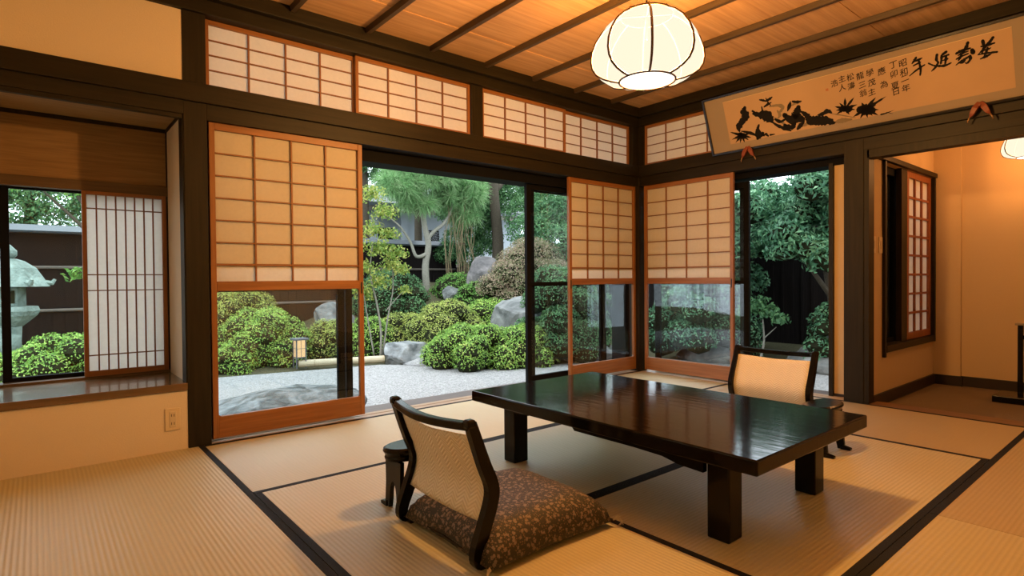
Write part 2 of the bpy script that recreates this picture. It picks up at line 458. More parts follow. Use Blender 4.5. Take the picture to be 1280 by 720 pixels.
struct('trim_22', MB().box(.10, -1.735, -.012, .24, -1.705, 1.76), D['z'], 'thin brown door jamb beside the narrow plaster strip', 'jamb')
struct('trim_23', MB().box(.0, -3.72, -.05, .165, -1.98, -.002), wood('recess_sill_wood', (.13,.062,.026), (.22,.11,.048), 'y', .45), 'reddish brown sill strip in front of the recess matting', 'sill', .002)
struct('trim_24', MB().box(.0, -2.012, -.0, .10, -1.98, 1.8).box(.0, -3.72, 1.74, .1, -2.0, 1.8), D['z'], 'dark inner edge of the recess opening', 'jamb')

# bay window recess
struct('trim_25', MB().box(XL, -.012, .318, -3.905, .56, .357), M_counter, 'glossy brown wooden counter in the bay window', 'counter', .003)
struct('trim_26', MB().box(XL, .03, 1.83, -3.895, .53, 1.845), wood('bay_ceiling_board', (.30, .20, .095), (.42, .30, .15), 'x', .6), 'pale board ceiling of the bay window recess', 'ceiling board')
struct('trim_27', MB().box(-3.912, .504, .357, -3.895, .53, 1.83).box(XL, .504, 1.808, -3.905, .53, 1.83).box(-3.912, .05, 1.812, -3.895, .51, 1.832), D['z'], 'thin dark edging in the bay window corner', 'trim')
struct('trim_28', MB().box(-3.910, .0, .357, -3.90, .10, 1.83), D['z'], 'dark lining on the post beside the bay window', 'trim')
struct('wall_bay', MB().box(-3.905, .09, .35, -3.89, .53, 1.84), M_plaster, 'plaster cheek wall of the bay window recess', 'wall')
struct('trim_29', MB().box(XL, .515, 1.48, -3.905, .54, 1.82), M_reed, 'broad brown board above the bay window', 'panel')
struct('trim_30', MB().box(XL, .50, 1.425, -3.905, .60, 1.482).box(XL, .50, .355, -3.905, .60, .372), wood('bay_lintel', (.075,.042,.016), (.13,.075,.03), 'x', .5), 'brown lintel and bottom track of the bay window', 'beam', .002)

# tatami mats: rush top and cloth borders on the long sides
def tatami(x0, y0, x1, y1, axis, label, rush=None):
    g = .0012
    t = thing('tatami_mat', label, 'tatami mat', ((x0+x1)/2, (y0+y1)/2, -.055), 0, 'tatami mats on the floor')
    hx, hy = (x1-x0)/2 - g, (y1-y0)/2 - g
    obj('rush_surface', MB().box(-hx, -hy, 0, hx, hy, .0545), (rush or M_tatami)[axis], t)
    for s in (-1, 1):
        if axis == 'x':
            b = MB().box(-hx, s*hy, .02, hx, s*(hy-.028), .0557)
        else:
            b = MB().box(s*hx, -hy, .02, s*(hx-.028), hy, .0557)
        obj('cloth_border', b, M_heri, t)
X = [0, -.957, -1.914, -2.871, -3.828]; Y = [0, -.953, -1.906, -2.859, -3.81]
tatami(X[4], Y[1], X[2], Y[0], 'x', 'pale daylit tatami mat along the tall paper screen')
tatami(X[2], Y[1], X[0], Y[0], 'x', 'tatami mat filling the corner where the paper screens meet')
tatami(X[4], Y[3], X[3], Y[1], 'y', 'tatami mat under the zaisu chair with the flowered cushion')
tatami(X[3], Y[2], X[1], Y[1], 'x', 'tatami mat under the garden half of the low table')
tatami(X[3], Y[3], X[1], Y[2], 'x', 'tatami mat under the camera half of the low table')
tatami(X[1], Y[3], X[0], Y[1], 'y', 'browner tatami mat between the table and the lamp lit recess', M_dimmed)
tatami(X[4], Y[4], X[2], Y[3], 'x', 'tatami mat in front of the low table in the bottom centre')
tatami(X[2], Y[4], X[0], Y[3], 'x', 'browner tatami mat in the bottom right beyond a black border', M_dimmed)
tatami(XL, Y[2], X[4], Y[0], 'y', 'yellow tatami mat under the bay window wall')
tatami(XL, Y[4], X[4], Y[2], 'y', 'tatami mat under the camera at the bottom left')

# ------------------------------------------------------------------ lamp lit recess beyond the right wall
AY, AX, AZ = -1.995, 1.577, -.045
struct('floor_recess', MB().box(.10, -3.9, -.12, 1.75, AY+.05, AZ), M_carpet, 'brown rush matting floor of the recess', 'floor')
WX0, WX1, WZ0, WZ1 = .36, 1.54, .37, 1.76
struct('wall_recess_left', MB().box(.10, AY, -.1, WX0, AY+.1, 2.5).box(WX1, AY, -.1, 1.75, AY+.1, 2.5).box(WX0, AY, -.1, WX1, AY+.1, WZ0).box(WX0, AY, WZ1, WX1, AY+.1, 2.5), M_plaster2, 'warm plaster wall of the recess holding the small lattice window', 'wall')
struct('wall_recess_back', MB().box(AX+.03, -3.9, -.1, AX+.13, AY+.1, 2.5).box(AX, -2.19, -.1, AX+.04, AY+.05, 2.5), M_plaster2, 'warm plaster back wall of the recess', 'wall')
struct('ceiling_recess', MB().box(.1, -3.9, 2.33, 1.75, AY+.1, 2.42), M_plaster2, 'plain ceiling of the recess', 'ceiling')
struct('baseboard_left', MB().box(.10, AY-.018, AZ, AX, AY, AZ+.085), M_skirt, 'black baseboard under the recess window wall', 'baseboard')
struct('baseboard_back', MB().box(AX-.018, -2.205, AZ, AX, AY, AZ+.085).box(AX+.012, -3.85, AZ, AX+.03, -2.19, AZ+.085), M_skirt, 'black baseboard along the recess back wall', 'baseboard')
wn = tag(bpy.data.objects.new('window_2', None), 'small dark framed window in the recess wall, half closed by a lattice screen', 'window', None, 'structure')
COL.objects.link(wn); wn.location = (.9, AY, WZ0)
obj('head_rail', MB().box(.22, AY-.03, 1.762, AX, AY+.02, 1.80), D['x'], wn, .002, world=True)
obj('jamb', MB().box(.315, AY-.022, .30, .345, AY+.03, 1.765), D['z'], wn, .002, world=True)
obj('jamb', MB().box(1.535, AY-.022, .33, 1.565, AY+.03, 1.765), D['z'], wn, .002, world=True)
obj('window_sill', MB().box(.345, AY-.026, .335, 1.535, AY+.1, .385), D['x'], wn, .002, world=True)
obj('frame', MB().box(.345, AY+.05, .385, .41, AY+.085, 1.762).box(.75, AY+.05, .385, .80, AY+.085, 1.762).box(.345, AY+.05, 1.70, 1.535, AY+.085, 1.762).box(.345, AY+.05, .385, 1.535, AY+.085, .42), M_alum, wn, world=True)
obj('inner_stile', MB().box(.76, AY+.004, .385, .89, AY+.045, 1.762), D['z'], wn, .002, world=True)
obj('dark_backing', MB().box(.345, AY+.09, .385, .80, AY+.094, 1.762), plain('dark_blue_backing', (.035, .043, .055), .5), wn, world=True)  # opaque dark blue sheet behind the pane
obj('pane', MB().box(.41, AY+.065, .42, .75, AY+.069, 1.70), M_glass, wn, world=True)

# ------------------------------------------------------------------ paper screens
def yukimi(label, loc, rz, w_=.912, h=1.777):
    """snow viewing screen: lattice and paper above, glass below; local x along the wall, y to the garden"""
    t = thing('shoji_screen', label, 'paper screen', loc, rz, 'tall paper screens with a glass lower half')
    st = .030; mr0, mr1 = .832, .886; br = .122; tr = h-.040
    for x in (0, w_-st):
        obj('stile', MB().box(x, -.015, 0, x+st, .015, h), M_shoji['z'], t, .002)
    obj('top_rail', MB().box(st, -.014, tr, w_-st, .014, h), M_shoji['x'], t, .002)
    obj('middle_rail', MB().box(st, -.014, mr0, w_-st, .014, mr1), M_shoji['x'], t, .002)
    obj('bottom_board', MB().box(st, -.014, 0, w_-st, .014, br), M_shoji['x'], t, .002)
    k = .003
    iw = (w_-2*st)/4
    zr = [mr1+.0955+.1255*i for i in range(6)]
    for i in range(1, 4):
        obj('lattice_bar', MB().box(st+iw*i-.0042, -.008, mr1, st+iw*i+.0042, .006, tr), M_lattice, t)
    for i, z in enumerate(zr):
        hh = .006 if i == 0 else .0036
        obj('lattice_bar', MB().box(st, -.007, z-hh, w_-st, .005, z+hh), M_lattice, t)
    obj('paper_sheet', MB().box(st, .006, mr1, w_-st, .0066, tr), M_paper, t)
    # the raised inner screen that covers all but the lowest row
    r = obj('raised_inner_screen', MB().box(st, .009, zr[0]-.008, w_-st, .0095, tr), M_paper, t)
    obj('inner_rail', MB().box(st, .008, zr[0]-.016, w_-st, .014, zr[0]), M_lattice, r)
    g = obj('glass_pane', MB().box(st-.004, .0, br, w_-st+.004, .003, mr0), M_hazy, t)
    cb = MB()
    q = .018
    for (cx, cz, sx, sz) in ((st, br, 1, 1), (w_-st, br, -1, 1), (st, mr0, 1, -1), (w_-st, mr0, -1, -1)):
        pts = [(cx, cz)] + [(cx+sx*q*(1-math.sin(a)), cz+sz*q*(1-math.cos(a))) for a in [PI/2*i/5 for i in range(6)]]
        cb.prism(pts, -.008, .008)
    tag(obj('corner_bead', cb, M_shoji['z'], t), kind='stuff')
    return t
def pull(t, x):
    obj('finger_pull', MB().box(x-.006, -.0165, .80, x+.006, -.0145, .875), M_black, t, .002)
s1 = yukimi('tall paper screen beside the dark post left of the wide garden opening', (-3.777, .032, .02), 0)
pull(s1, .897)
s2 = yukimi('tall paper screen right of the wide garden opening, up against the room corner', (-.945, .032, .02), 0)
s2.location.x = -.935
pull(s2, .015)
s3 = yukimi('tall paper screen on the right wall beside the doorway with dark foliage', (.032, -.052, .02), -PI/2, .925)
pull(s3, .910)

def transom(label, loc, rz, w_, h=.374):
    t = thing('transom_screen', label, 'transom screen', loc, rz, 'small paper transom screens under the cornice')
    st = .020
    for x in (0, w_-st):
        obj('stile', MB().box(x, -.011, 0, x+st, .011, h), M_shoji['z'], t, .0015)
    obj('top_rail', MB().box(st, -.0105, h-.026, w_-st, .0105, h), M_shoji['x'], t, .0015)
    obj('bottom_rail', MB().box(st, -.0105, 0, w_-st, .0105, .012), M_shoji['x'], t, .0015)
    iw = (w_-2*st)/4; ih = (h-.038)/4
    for i in range(1, 4):
        obj('lattice_bar', MB().box(st+iw*i-.0045, -.007, .012, st+iw*i+.0045, .006, h-.026), M_lattice, t)
        obj('lattice_bar', MB().box(st, -.006, .012+ih*i-.0032, w_-st, .005, .012+ih*i+.0032), M_lattice, t)
    obj('paper_sheet', MB().box(st, .006, .012, w_-st, .0066, h-.026), M_paper, t)
    return t
transom('wide paper transom beside the dark post, first in the row above the garden wall', (-3.785, .052, 1.998), 0, .89)
transom('paper transom ending at the short dark post', (-2.905, .024, 1.998), 0, .912)
transom('paper transom starting at the short dark post below the lamp', (-1.882, .024, 1.998), 0, .905)
transom('paper transom up against the room corner on the garden wall', (-.985, .052, 1.998), 0, .90)
transom('paper transom half hidden by the framed picture', (.024, -.068, 1.998), -PI/2, .90)

# bay window: screen with narrow upright bars, black sliding sash
t = thing('bay_screen', 'narrow paper screen with upright bars in the bay window', 'paper screen', (-4.327, .512, .372))
w_, h = .412, 1.053
for x in (0, w_-.022):
    obj('stile', MB().box(x, -.012, 0, x+.022, .012, h), M_shoji['z'], t, .0015)
obj('top_rail', MB().box(.022, -.0115, h-.02, w_-.022, .0115, h), M_shoji['x'], t, .0015)
obj('bottom_rail', MB().box(.022, -.0115, 0, w_-.022, .0115, .03), M_shoji['x'], t, .0015)
for i in range(1, 8):
    x = .022 + (w_-.044)/8*i
    obj('lattice_bar', MB().box(x-.0035, -.008, .03, x+.0035, .006, h-.02), M_lattice, t)
for z in (.118, .488, .578, .955):
    obj('lattice_bar', MB().box(.022, -.007, z-.003, w_-.022, .005, z+.003), M_lattice, t)
obj('paper_sheet', MB().box(.022, .006, .03, w_-.022, .0066, h-.02), paper_mat('bay_paper', (.88, .82, .76), .62), t)
t = thing('sliding_sash', 'black metal sliding window sash in the bay window', 'window sash', (-4.35, .575, .372))
for x in (-4.675, -3.94):
    obj('stile', MB().box(x, .56, .372, x+.038, .59, 1.43), M_alum, t, world=True)
obj('bottom_rail', MB().box(-4.637, .56, .372, -3.94, .59, .395), M_alum, t, world=True)
obj('top_rail', MB().box(-4.637, .56, 1.415, -3.94, .59, 1.43), M_alum, t, world=True)
obj('glass_pane', MB().box(-4.637, .573, .395, -3.94, .576, 1.415), M_glass, t, world=True)
t = thing('sliding_sash', 'fixed window sash at the picture edge beside the black sash in the bay window', 'window sash', (-4.75, .555, .372))
obj('stile', MB().box(-4.79, .54, .372, -4.77, .558, 1.43), M_alum, t, world=True)
obj('glass_pane', MB().box(-4.77, .548, .372, -4.675, .551, 1.43), M_glass, t, world=True)

# recess lattice screen
t = thing('lattice_screen', 'small red stained lattice screen in the recess window', 'paper screen', (.90, AY+.02, .388))
w_, h = .628, 1.37
M_redwood = wood('red_stained_wood', (.20, .055, .018), (.33, .105, .035), 'z', .45)
for x in (0, w_-.045):
    obj('stile', MB().box(x, -.014, 0, x+.045, .014, h), M_redwood, t, .002)
obj('top_rail', MB().box(.045, -.0135, h-.05, w_-.045, .0135, h), M_redwood, t, .002)
obj('bottom_rail', MB().box(.045, -.0135, 0, w_-.045, .0135, .055), M_redwood, t, .002)
for i in (1, 2):
    x = .045 + (w_-.09)/3*i
    obj('lattice_bar', MB().box(x-.011, -.009, .055, x+.011, .006, h-.05), M_redwood, t)
for i in range(1, 8):
    z = .055 + (h-.105)/8*i
    obj('lattice_bar', MB().box(.045, -.008, z-.009, w_-.045, .005, z+.009), M_redwood, t)
obj('paper_sheet', MB().box(.045, .006, .055, w_-.045, .0066, h-.05), M_paper, t)

# ------------------------------------------------------------------ glass doors on the garden side
def glass_door(label, loc, rz, w_, h=1.735):
    t = thing('sliding_glass_door', label, 'glass door', loc, rz, 'black framed sliding glass doors')
    st = .046
    for x in (0, w_-st):
        obj('stile', MB().box(x, -.016, 0, x+st, .016, h), M_alum, t, .002)
    obj('top_rail', MB().box(st, -.015, h-.05, w_-st, .015, h), M_alum, t)
    obj('middle_rail', MB().box(st, -.014, .862, w_-st, .014, .892), M_alum, t)
    obj('bottom_rail', MB().box(st, -.015, 0, w_-st, .015, .085), M_alum, t)
    obj('glass_pane', MB().box(st, -.002, .892, w_-st, .002, h-.05), M_hazy, t)
    obj('glass_pane', MB().box(st, -.002, .085, w_-st, .002, .862), M_hazy, t)
    return t
glass_door('sliding glass door behind the left tall paper screen, its stile seen through the lower pane', (-3.775, .165, -.012), 0, .832)
glass_door('outer sliding glass door behind the left tall paper screen, nearest the opening', (-3.775, .205, -.02), 0, .905)
glass_door('sliding glass door showing its dark stile right of the wide garden opening', (-1.315, .165, -.012), 0, .98)
glass_door('outer sliding glass door behind the right tall paper screen', (-1.24, .205, -.02), 0, .98)
glass_door('sliding glass door behind the right wall screen, its dark stile at the foliage doorway', (.165, -.09, -.012), -PI/2, .955)
glass_door('outer sliding glass door at the foliage doorway, in the outer track', (.205, -.05, -.02), -PI/2, .94)

# ------------------------------------------------------------------ fittings
t = thing('wall_outlet', 'ivory double power outlet low on the plaster wall under the bay window', 'power outlet', (-3.978, 0, .17))
obj('cover_plate', MB().box(-.036, -.007, -.06, .036, 0, .06), M_ivory, t, .003)
obj('socket_block', MB().box(-.016, -.010, -.042, .016, -.006, .042), plain('ivory_socket', (.66, .54, .36), .4), t, .002)
for z in (-.022, .022):
    for x in (-.006, .006):
        obj('slot', MB().box(x-.0015, -.0106, z-.007, x+.0015, -.0095, z+.007), M_slot, t)
for x, lb in ((.075+.0, 'ivory light switch plate nearest the dark pillar in the recess'), (.21, 'ivory light switch plate between the other switch and the recess window')):
    t = thing('light_switch', lb, 'light switch', (x+.06, AY, 1.135), 0, 'light switches in the recess')
    obj('cover_plate', MB().box(-.034, -.007, -.06, .034, 0, .06), M_ivory, t, .003)
    obj('rocker', MB().box(-.012, -.011, -.03, .012, -.006, .03), plain('ivory_rocker', (.62, .48, .3), .4), t, .001)

# framed calligraphy, leaning out from the wall
FR_UP = Vector((-.17, 0, .44)).normalized()
FR_N = Vector((-.44, 0, -.17)).normalized()          # towards the room
FR_O = Vector((-.045, -.83, 1.945))
fr = thing('framed_calligraphy', 'long framed ink painting with calligraphy leaning out over the recess', 'framed picture', FR_O)
def fp(s, t_, d=0.0):                                 # picture plane to the thing's own coordinates
    return Vector((0, -s, 0)) + FR_UP*t_ + FR_N*d
def slab(mb, s0, t0, s1, t1, d0, d1):
    vs = [fp(s, t_, d) for d in (d0, d1) for (s, t_) in ((s0, t0), (s1, t0), (s1, t1), (s0, t1))]
    return mb.add(vs, [(0,3,2,1),(4,5,6,7),(0,1,5,4),(1,2,6,5),(2,3,7,6),(3,0,4,7)])
FW, FH = 2.165, .474
M_frame = plain('black_lacquered_frame', (.012, .010, .009), .25, .5)
for a in ((0, 0, FW, .017), (0, FH-.017, FW, FH), (0, .017, .017, FH-.017), (FW-.017, .017, FW, FH-.017)):
    obj('frame_bar', slab(MB(), *a, -.022, .012), M_frame, fr, .002)
obj('back_board', slab(MB(), .01, .01, FW-.01, FH-.01, -.02, -.006), M_slot, fr)
obj('cloth_mount', slab(MB(), .017, .017, FW-.017, FH-.017, -.006, -.002), plain('grey_silk_mount', (.31, .245, .18), .8, .2, bump=.1, bscale=500), fr)
paper = obj('painting_paper', slab(MB(), .176, .070, 1.979, .413, -.002, -.0012), plain('aged_paper', (.47, .315, .19), .8, .2, var=.05, bscale=6), fr)
obj('gilt_line', slab(MB(), .176, .413, 1.979, .4155, -.002, .0), plain('gilt_edge', (.7, .5, .25), .4), fr)
M_ink = plain('black_ink', (.012, .011, .012), .8, .1)
M_wash = plain('grey_ink_wash', (.23, .18, .12), .8, .1)
def strokes(lst, d, k_=1.0):
    """brush strokes: flat ribbons of varying width with round ends on the paper"""
    mb = MB()
    for st in lst:
        pts = []
        for i in range(len(st)-1):                     # smooth by catmull-rom
            p0, p1, p2, p3 = st[max(i-1, 0)], st[i], st[i+1], st[min(i+2, len(st)-1)]
            for k in range(6):
                u = k/6
                pts.append(tuple(.5*(2*b+(c_-a)*u+(2*a-5*b+4*c_-e)*u*u+(3*b-a-3*c_+e)*u**3) for a, b, c_, e in zip(p0, p1, p2, p3)))
        pts.append(st[-1])
        L_, Rr = [], []
        for i, (s, t_, wd) in enumerate(pts):
            a, b = pts[max(i-1, 0)], pts[min(i+1, len(pts)-1)]
            dx, dy = b[0]-a[0], b[1]-a[1]; ln = math.hypot(dx, dy) or 1
            wd = max(wd*k_, .0012)*(1+.16*math.sin(s*900)+.1*math.sin(t_*1500))
            nx, ny_ = -dy/ln*wd/2, dx/ln*wd/2
            L_.append((s+nx, t_+ny_)); Rr.append((s-nx, t_-ny_))
        vs = [fp(*p, d) for p in L_] + [fp(*p, d) for p in Rr]
        n = len(L_)
        mb.add(vs, [(i, i+1, n+i+1, n+i) for i in range(n-1)])
        for end, sg in ((pts[0], 0), (pts[-1], 1)):    # round brush ends
            cs, ct, wd = end
            wd = max(wd*k_, .0012)
            ring = [fp(cs+wd/2*math.cos(2*PI*k/9), ct+wd/2*math.sin(2*PI*k/9), d) for k in range(9)]
            mb.add(ring, [tuple(range(9))])
    return mb
# brush strokes (along the frame, up the frame, width) in metres on the picture plane
BIG= [[(1.511,0.381,0.0072),(1.502,0.366,0.0117),(1.486,0.349,0.0045)],[(1.498,0.359,0.0063),(1.522,0.363,0.0099),(1.541,0.368,0.0045)],[(1.492,0.334,0.0054),(1.515,0.341,0.0072),(1.533,0.345,0.0036)],[(1.465,0.277,0.0036),(1.498,0.298,0.0072),(1.526,0.312,0.0081),(1.552,0.323,0.0054)],[(1.522,0.364,0.0063),(1.527,0.324,0.0099),(1.528,0.296,0.0099),(1.522,0.265,0.0045)],[(1.62,0.365,0.0099),(1.615,0.337,0.0099),(1.623,0.317,0.0063)],[(1.623,0.317,0.0072),(1.606,0.292,0.0099),(1.584,0.274,0.0036)],[(1.573,0.326,0.0063),(1.597,0.306,0.0063),(1.623,0.295,0.009),(1.655,0.289,0.0099),(1.686,0.296,0.0054)],[(1.667,0.368,0.0108),(1.648,0.357,0.0099),(1.638,0.345,0.0054)],[(1.644,0.354,0.0063),(1.64,0.33,0.0099),(1.635,0.306,0.0063)],[(1.646,0.343,0.0054),(1.664,0.346,0.0081),(1.678,0.348,0.0072)],[(1.665,0.343,0.0072),(1.662,0.323,0.0099),(1.657,0.3,0.0063)],[(1.644,0.322,0.0045),(1.671,0.325,0.0072)],[(1.776,0.39,0.0099),(1.766,0.365,0.0117),(1.743,0.336,0.0072)],[(1.717,0.343,0.009),(1.744,0.352,0.0126),(1.786,0.354,0.0054)],[(1.725,0.33,0.0054),(1.748,0.336,0.0081),(1.774,0.34,0.0045)],[(1.714,0.31,0.0054),(1.738,0.319,0.009),(1.773,0.326,0.0054)],[(1.743,0.336,0.0054),(1.736,0.316,0.0081),(1.724,0.3,0.0054)],[(1.71,0.276,0.0036),(1.735,0.291,0.0081),(1.762,0.302,0.009),(1.784,0.311,0.0063)],[(1.781,0.311,0.0081),(1.781,0.291,0.0099),(1.765,0.272,0.0072),(1.755,0.277,0.0036)],[(1.725,0.283,0.0036),(1.744,0.282,0.0081),(1.757,0.293,0.0045)],[(1.793,0.341,0.0135),(1.797,0.325,0.0153)],[(1.846,0.379,0.0099),(1.848,0.361,0.0135),(1.851,0.348,0.0054)],[(1.894,0.382,0.0099),(1.876,0.36,0.0117),(1.852,0.337,0.009),(1.819,0.305,0.0036)],[(1.837,0.348,0.0063),(1.867,0.347,0.0099),(1.899,0.349,0.0054)],[(1.846,0.337,0.0063),(1.843,0.322,0.0081),(1.836,0.306,0.0045)],[(1.836,0.324,0.0045),(1.865,0.323,0.0081),(1.88,0.327,0.0036)],[(1.866,0.334,0.0054),(1.859,0.312,0.0081),(1.848,0.292,0.0045)],[(1.819,0.305,0.0045),(1.86,0.303,0.0072),(1.907,0.295,0.0072)],[(1.829,0.278,0.0045),(1.855,0.285,0.0108),(1.878,0.292,0.0054)]]
INK= [[(0.351,0.333,0.0216),(0.337,0.306,0.0441),(0.345,0.264,0.0522),(0.304,0.229,0.045),(0.272,0.192,0.0423),(0.272,0.161,0.0126)],[(0.29,0.157,0.0081),(0.357,0.129,0.0225),(0.4,0.102,0.0144)],[(0.438,0.177,0.0117),(0.422,0.144,0.0243),(0.421,0.098,0.0504),(0.409,0.075,0.0207)],[(0.456,0.108,0.0198),(0.463,0.089,0.0153)],[(0.481,0.095,0.018),(0.495,0.078,0.0117)],[(0.513,0.082,0.0126),(0.55,0.081,0.0036)],[(0.478,0.364,0.0081),(0.505,0.353,0.0153),(0.531,0.338,0.0045)],[(0.576,0.361,0.0072),(0.55,0.35,0.0171),(0.52,0.343,0.0036)],[(0.528,0.365,0.0063),(0.54,0.325,0.0108),(0.555,0.303,0.0054)],[(0.505,0.304,0.0099),(0.532,0.315,0.0153),(0.563,0.323,0.0054)],[(0.484,0.311,0.0054),(0.487,0.279,0.0117),(0.5,0.263,0.0054)],[(0.411,0.272,0.018),(0.452,0.255,0.0387),(0.506,0.233,0.0684),(0.535,0.193,0.0468),(0.539,0.176,0.0099)],[(0.407,0.293,0.0135),(0.422,0.283,0.0099)],[(0.542,0.18,0.0117),(0.58,0.142,0.0171),(0.63,0.109,0.0234),(0.672,0.083,0.0099)],[(0.645,0.208,0.0288),(0.683,0.166,0.063),(0.732,0.166,0.072),(0.766,0.148,0.0378)],[(0.754,0.242,0.0279),(0.738,0.208,0.0486),(0.723,0.179,0.0378)],[(0.673,0.234,0.0081),(0.692,0.267,0.0243),(0.705,0.296,0.0054)],[(0.72,0.293,0.0117),(0.75,0.282,0.0162),(0.782,0.281,0.0054)],[(0.724,0.086,0.0153),(0.749,0.108,0.0315),(0.778,0.129,0.009)],[(0.634,0.133,0.0198),(0.684,0.106,0.0333),(0.709,0.128,0.0189)],[(0.572,0.191,0.0135),(0.607,0.166,0.0207),(0.641,0.175,0.0126)],[(0.769,0.206,0.0108),(0.801,0.172,0.0315),(0.825,0.13,0.0504),(0.883,0.114,0.0576),(0.941,0.099,0.0513),(0.973,0.079,0.0234),(0.987,0.077,0.0072)],[(0.879,0.155,0.0072),(0.915,0.157,0.0216),(0.949,0.168,0.027),(0.973,0.15,0.009)],[(0.283,0.125,0.0081),(0.238,0.147,0.0144),(0.192,0.17,0.0009)],[(0.283,0.125,0.0081),(0.239,0.116,0.0144),(0.194,0.107,0.0009)],[(0.283,0.125,0.0081),(0.252,0.101,0.0144),(0.221,0.076,0.0018)],[(0.283,0.125,0.0081),(0.271,0.096,0.0144),(0.259,0.066,0.0009)],[(0.283,0.125,0.0081),(0.291,0.094,0.0144),(0.298,0.063,0.0009)],[(0.283,0.125,0.0081),(0.309,0.1,0.0144),(0.335,0.075,0.0009)],[(0.283,0.125,0.0081),(0.322,0.108,0.0144),(0.36,0.091,0.0009)],[(0.283,0.125,0.0081),(0.258,0.139,0.0144),(0.233,0.153,0.0009)],[(0.283,0.125,0.0081),(0.317,0.124,0.0135),(0.35,0.124,0.0018)],[(0.271,0.128,0.0414),(0.3,0.116,0.0405)],[(1.064,0.159,0.009),(1.032,0.174,0.0144),(1.0,0.189,0.0009)],[(1.064,0.159,0.009),(1.034,0.159,0.0144),(1.004,0.16,0.0009)],[(1.064,0.159,0.009),(1.035,0.147,0.0144),(1.006,0.134,0.0009)],[(1.064,0.159,0.009),(1.069,0.197,0.0144),(1.073,0.235,0.0009)],[(1.064,0.159,0.009),(1.099,0.192,0.0135),(1.133,0.225,0.0)],[(1.064,0.159,0.009),(1.105,0.164,0.0144),(1.144,0.169,0.0009)],[(1.064,0.159,0.009),(1.075,0.135,0.0135),(1.086,0.112,0.0009)],[(1.064,0.159,0.009),(1.096,0.148,0.0144),(1.127,0.137,0.0009)],[(1.064,0.159,0.009),(1.049,0.183,0.0144),(1.033,0.207,0.0009)],[(1.046,0.163,0.036),(1.087,0.151,0.0396)],[(1.188,0.125,0.0099),(1.256,0.153,0.0153),(1.321,0.181,0.0009)],[(1.188,0.125,0.0099),(1.223,0.132,0.0162),(1.257,0.138,0.0009)],[(1.188,0.125,0.0099),(1.229,0.114,0.0153),(1.27,0.104,0.0009)],[(1.188,0.125,0.0099),(1.225,0.097,0.0162),(1.261,0.069,0.0009)],[(1.188,0.125,0.0099),(1.208,0.098,0.0153),(1.228,0.072,0.0009)],[(1.188,0.125,0.0099),(1.192,0.095,0.0153),(1.196,0.066,0.0009)],[(1.188,0.125,0.0099),(1.169,0.097,0.0153),(1.15,0.07,0.0009)],[(1.188,0.125,0.0099),(1.148,0.108,0.0153),(1.107,0.091,0.0009)],[(1.188,0.125,0.0099),(1.16,0.131,0.0162),(1.131,0.136,0.0009)],[(1.188,0.125,0.0099),(1.18,0.151,0.0162),(1.172,0.176,0.0009)],[(1.188,0.125,0.0099),(1.225,0.158,0.0162),(1.261,0.19,0.0009)],[(1.158,0.13,0.0441),(1.188,0.123,0.0576),(1.226,0.108,0.0432)],[(1.279,0.069,0.009),(1.305,0.071,0.0072),(1.359,0.081,0.0009)],[(1.314,0.076,0.0036),(1.346,0.059,0.0018)]]
GREY= [[(0.546,0.296,0.0072),(0.606,0.291,0.0153),(0.642,0.269,0.0189),(0.62,0.241,0.0135)],[(0.599,0.251,0.0099),(0.61,0.215,0.0153),(0.595,0.197,0.0081)],[(0.711,0.266,0.0072),(0.744,0.276,0.0162),(0.775,0.274,0.0072)],[(0.987,0.079,0.009),(1.035,0.081,0.0234),(1.096,0.076,0.0072)],[(0.976,0.143,0.0045),(1.031,0.121,0.0072),(1.12,0.082,0.0036)],[(0.774,0.103,0.0153),(0.802,0.113,0.018),(0.795,0.136,0.0072)],[(0.569,0.203,0.0081),(0.617,0.159,0.0117),(0.654,0.118,0.0063)],[(0.326,0.279,0.0198),(0.301,0.215,0.018)]]
SMALL= [('昭',1.437,0.367),('和',1.436,0.311),('二',1.438,0.27),('年',1.438,0.207),('丁',1.383,0.371),('卯',1.381,0.313),('夏',1.38,0.238),('日',1.381,0.198),('應',1.313,0.35),('為',1.317,0.262),('學',1.244,0.359),('茂',1.248,0.293),('主',1.241,0.232),('龍',1.184,0.355),('三',1.19,0.293),('翁',1.189,0.238),('松',1.124,0.363),('濤',1.122,0.303),('主',1.07,0.365),('人',1.065,0.307),('浩',1.019,0.348)]
obj('calligraphy', strokes(BIG, -.0004, 1.5), M_ink, fr)
obj('ink_painting', strokes(INK, -.0005, 1.2), M_ink, fr)
obj('ink_wash', strokes(GREY, -.0008, 1.4), M_wash, fr)
tx = MB()
dg = bpy.context.evaluated_depsgraph_get()
for k, (ch, s, t_) in enumerate(SMALL):               # the small inscription, eight columns from right to left
    cu = bpy.data.curves.new('glyph', 'FONT'); cu.body = ch; cu.size = .050; cu.align_x = 'CENTER'; cu.align_y = 'CENTER'; cu.offset = .0004
    cu.resolution_u = 3
    to = bpy.data.objects.new('glyph', cu); COL.objects.link(to)
    bpy.context.view_layer.update()
    me = to.evaluated_get(bpy.context.evaluated_depsgraph_get()).to_mesh()
    sh = .18
    cen = [0, .0]
    xs = [v.co.x for v in me.vertices]; ys = [v.co.y for v in me.vertices]
    if xs: cen = [(min(xs)+max(xs))/2, (min(ys)+max(ys))/2]
    # read right to left: the frame's s runs to the viewer's right
    tx.add([fp(s+(v.co.x-cen[0])+.0*sh, t_+(v.co.y-cen[1])+sh*(v.co.x-cen[0]), -.0004) for v in me.vertices], [tuple(p.vertices) for p in me.polygons])
    to.to_mesh_clear() if hasattr(to, 'to_mesh_clear') else None
    bpy.data.objects.remove(to)
obj('small_inscription', tx, M_ink, fr)
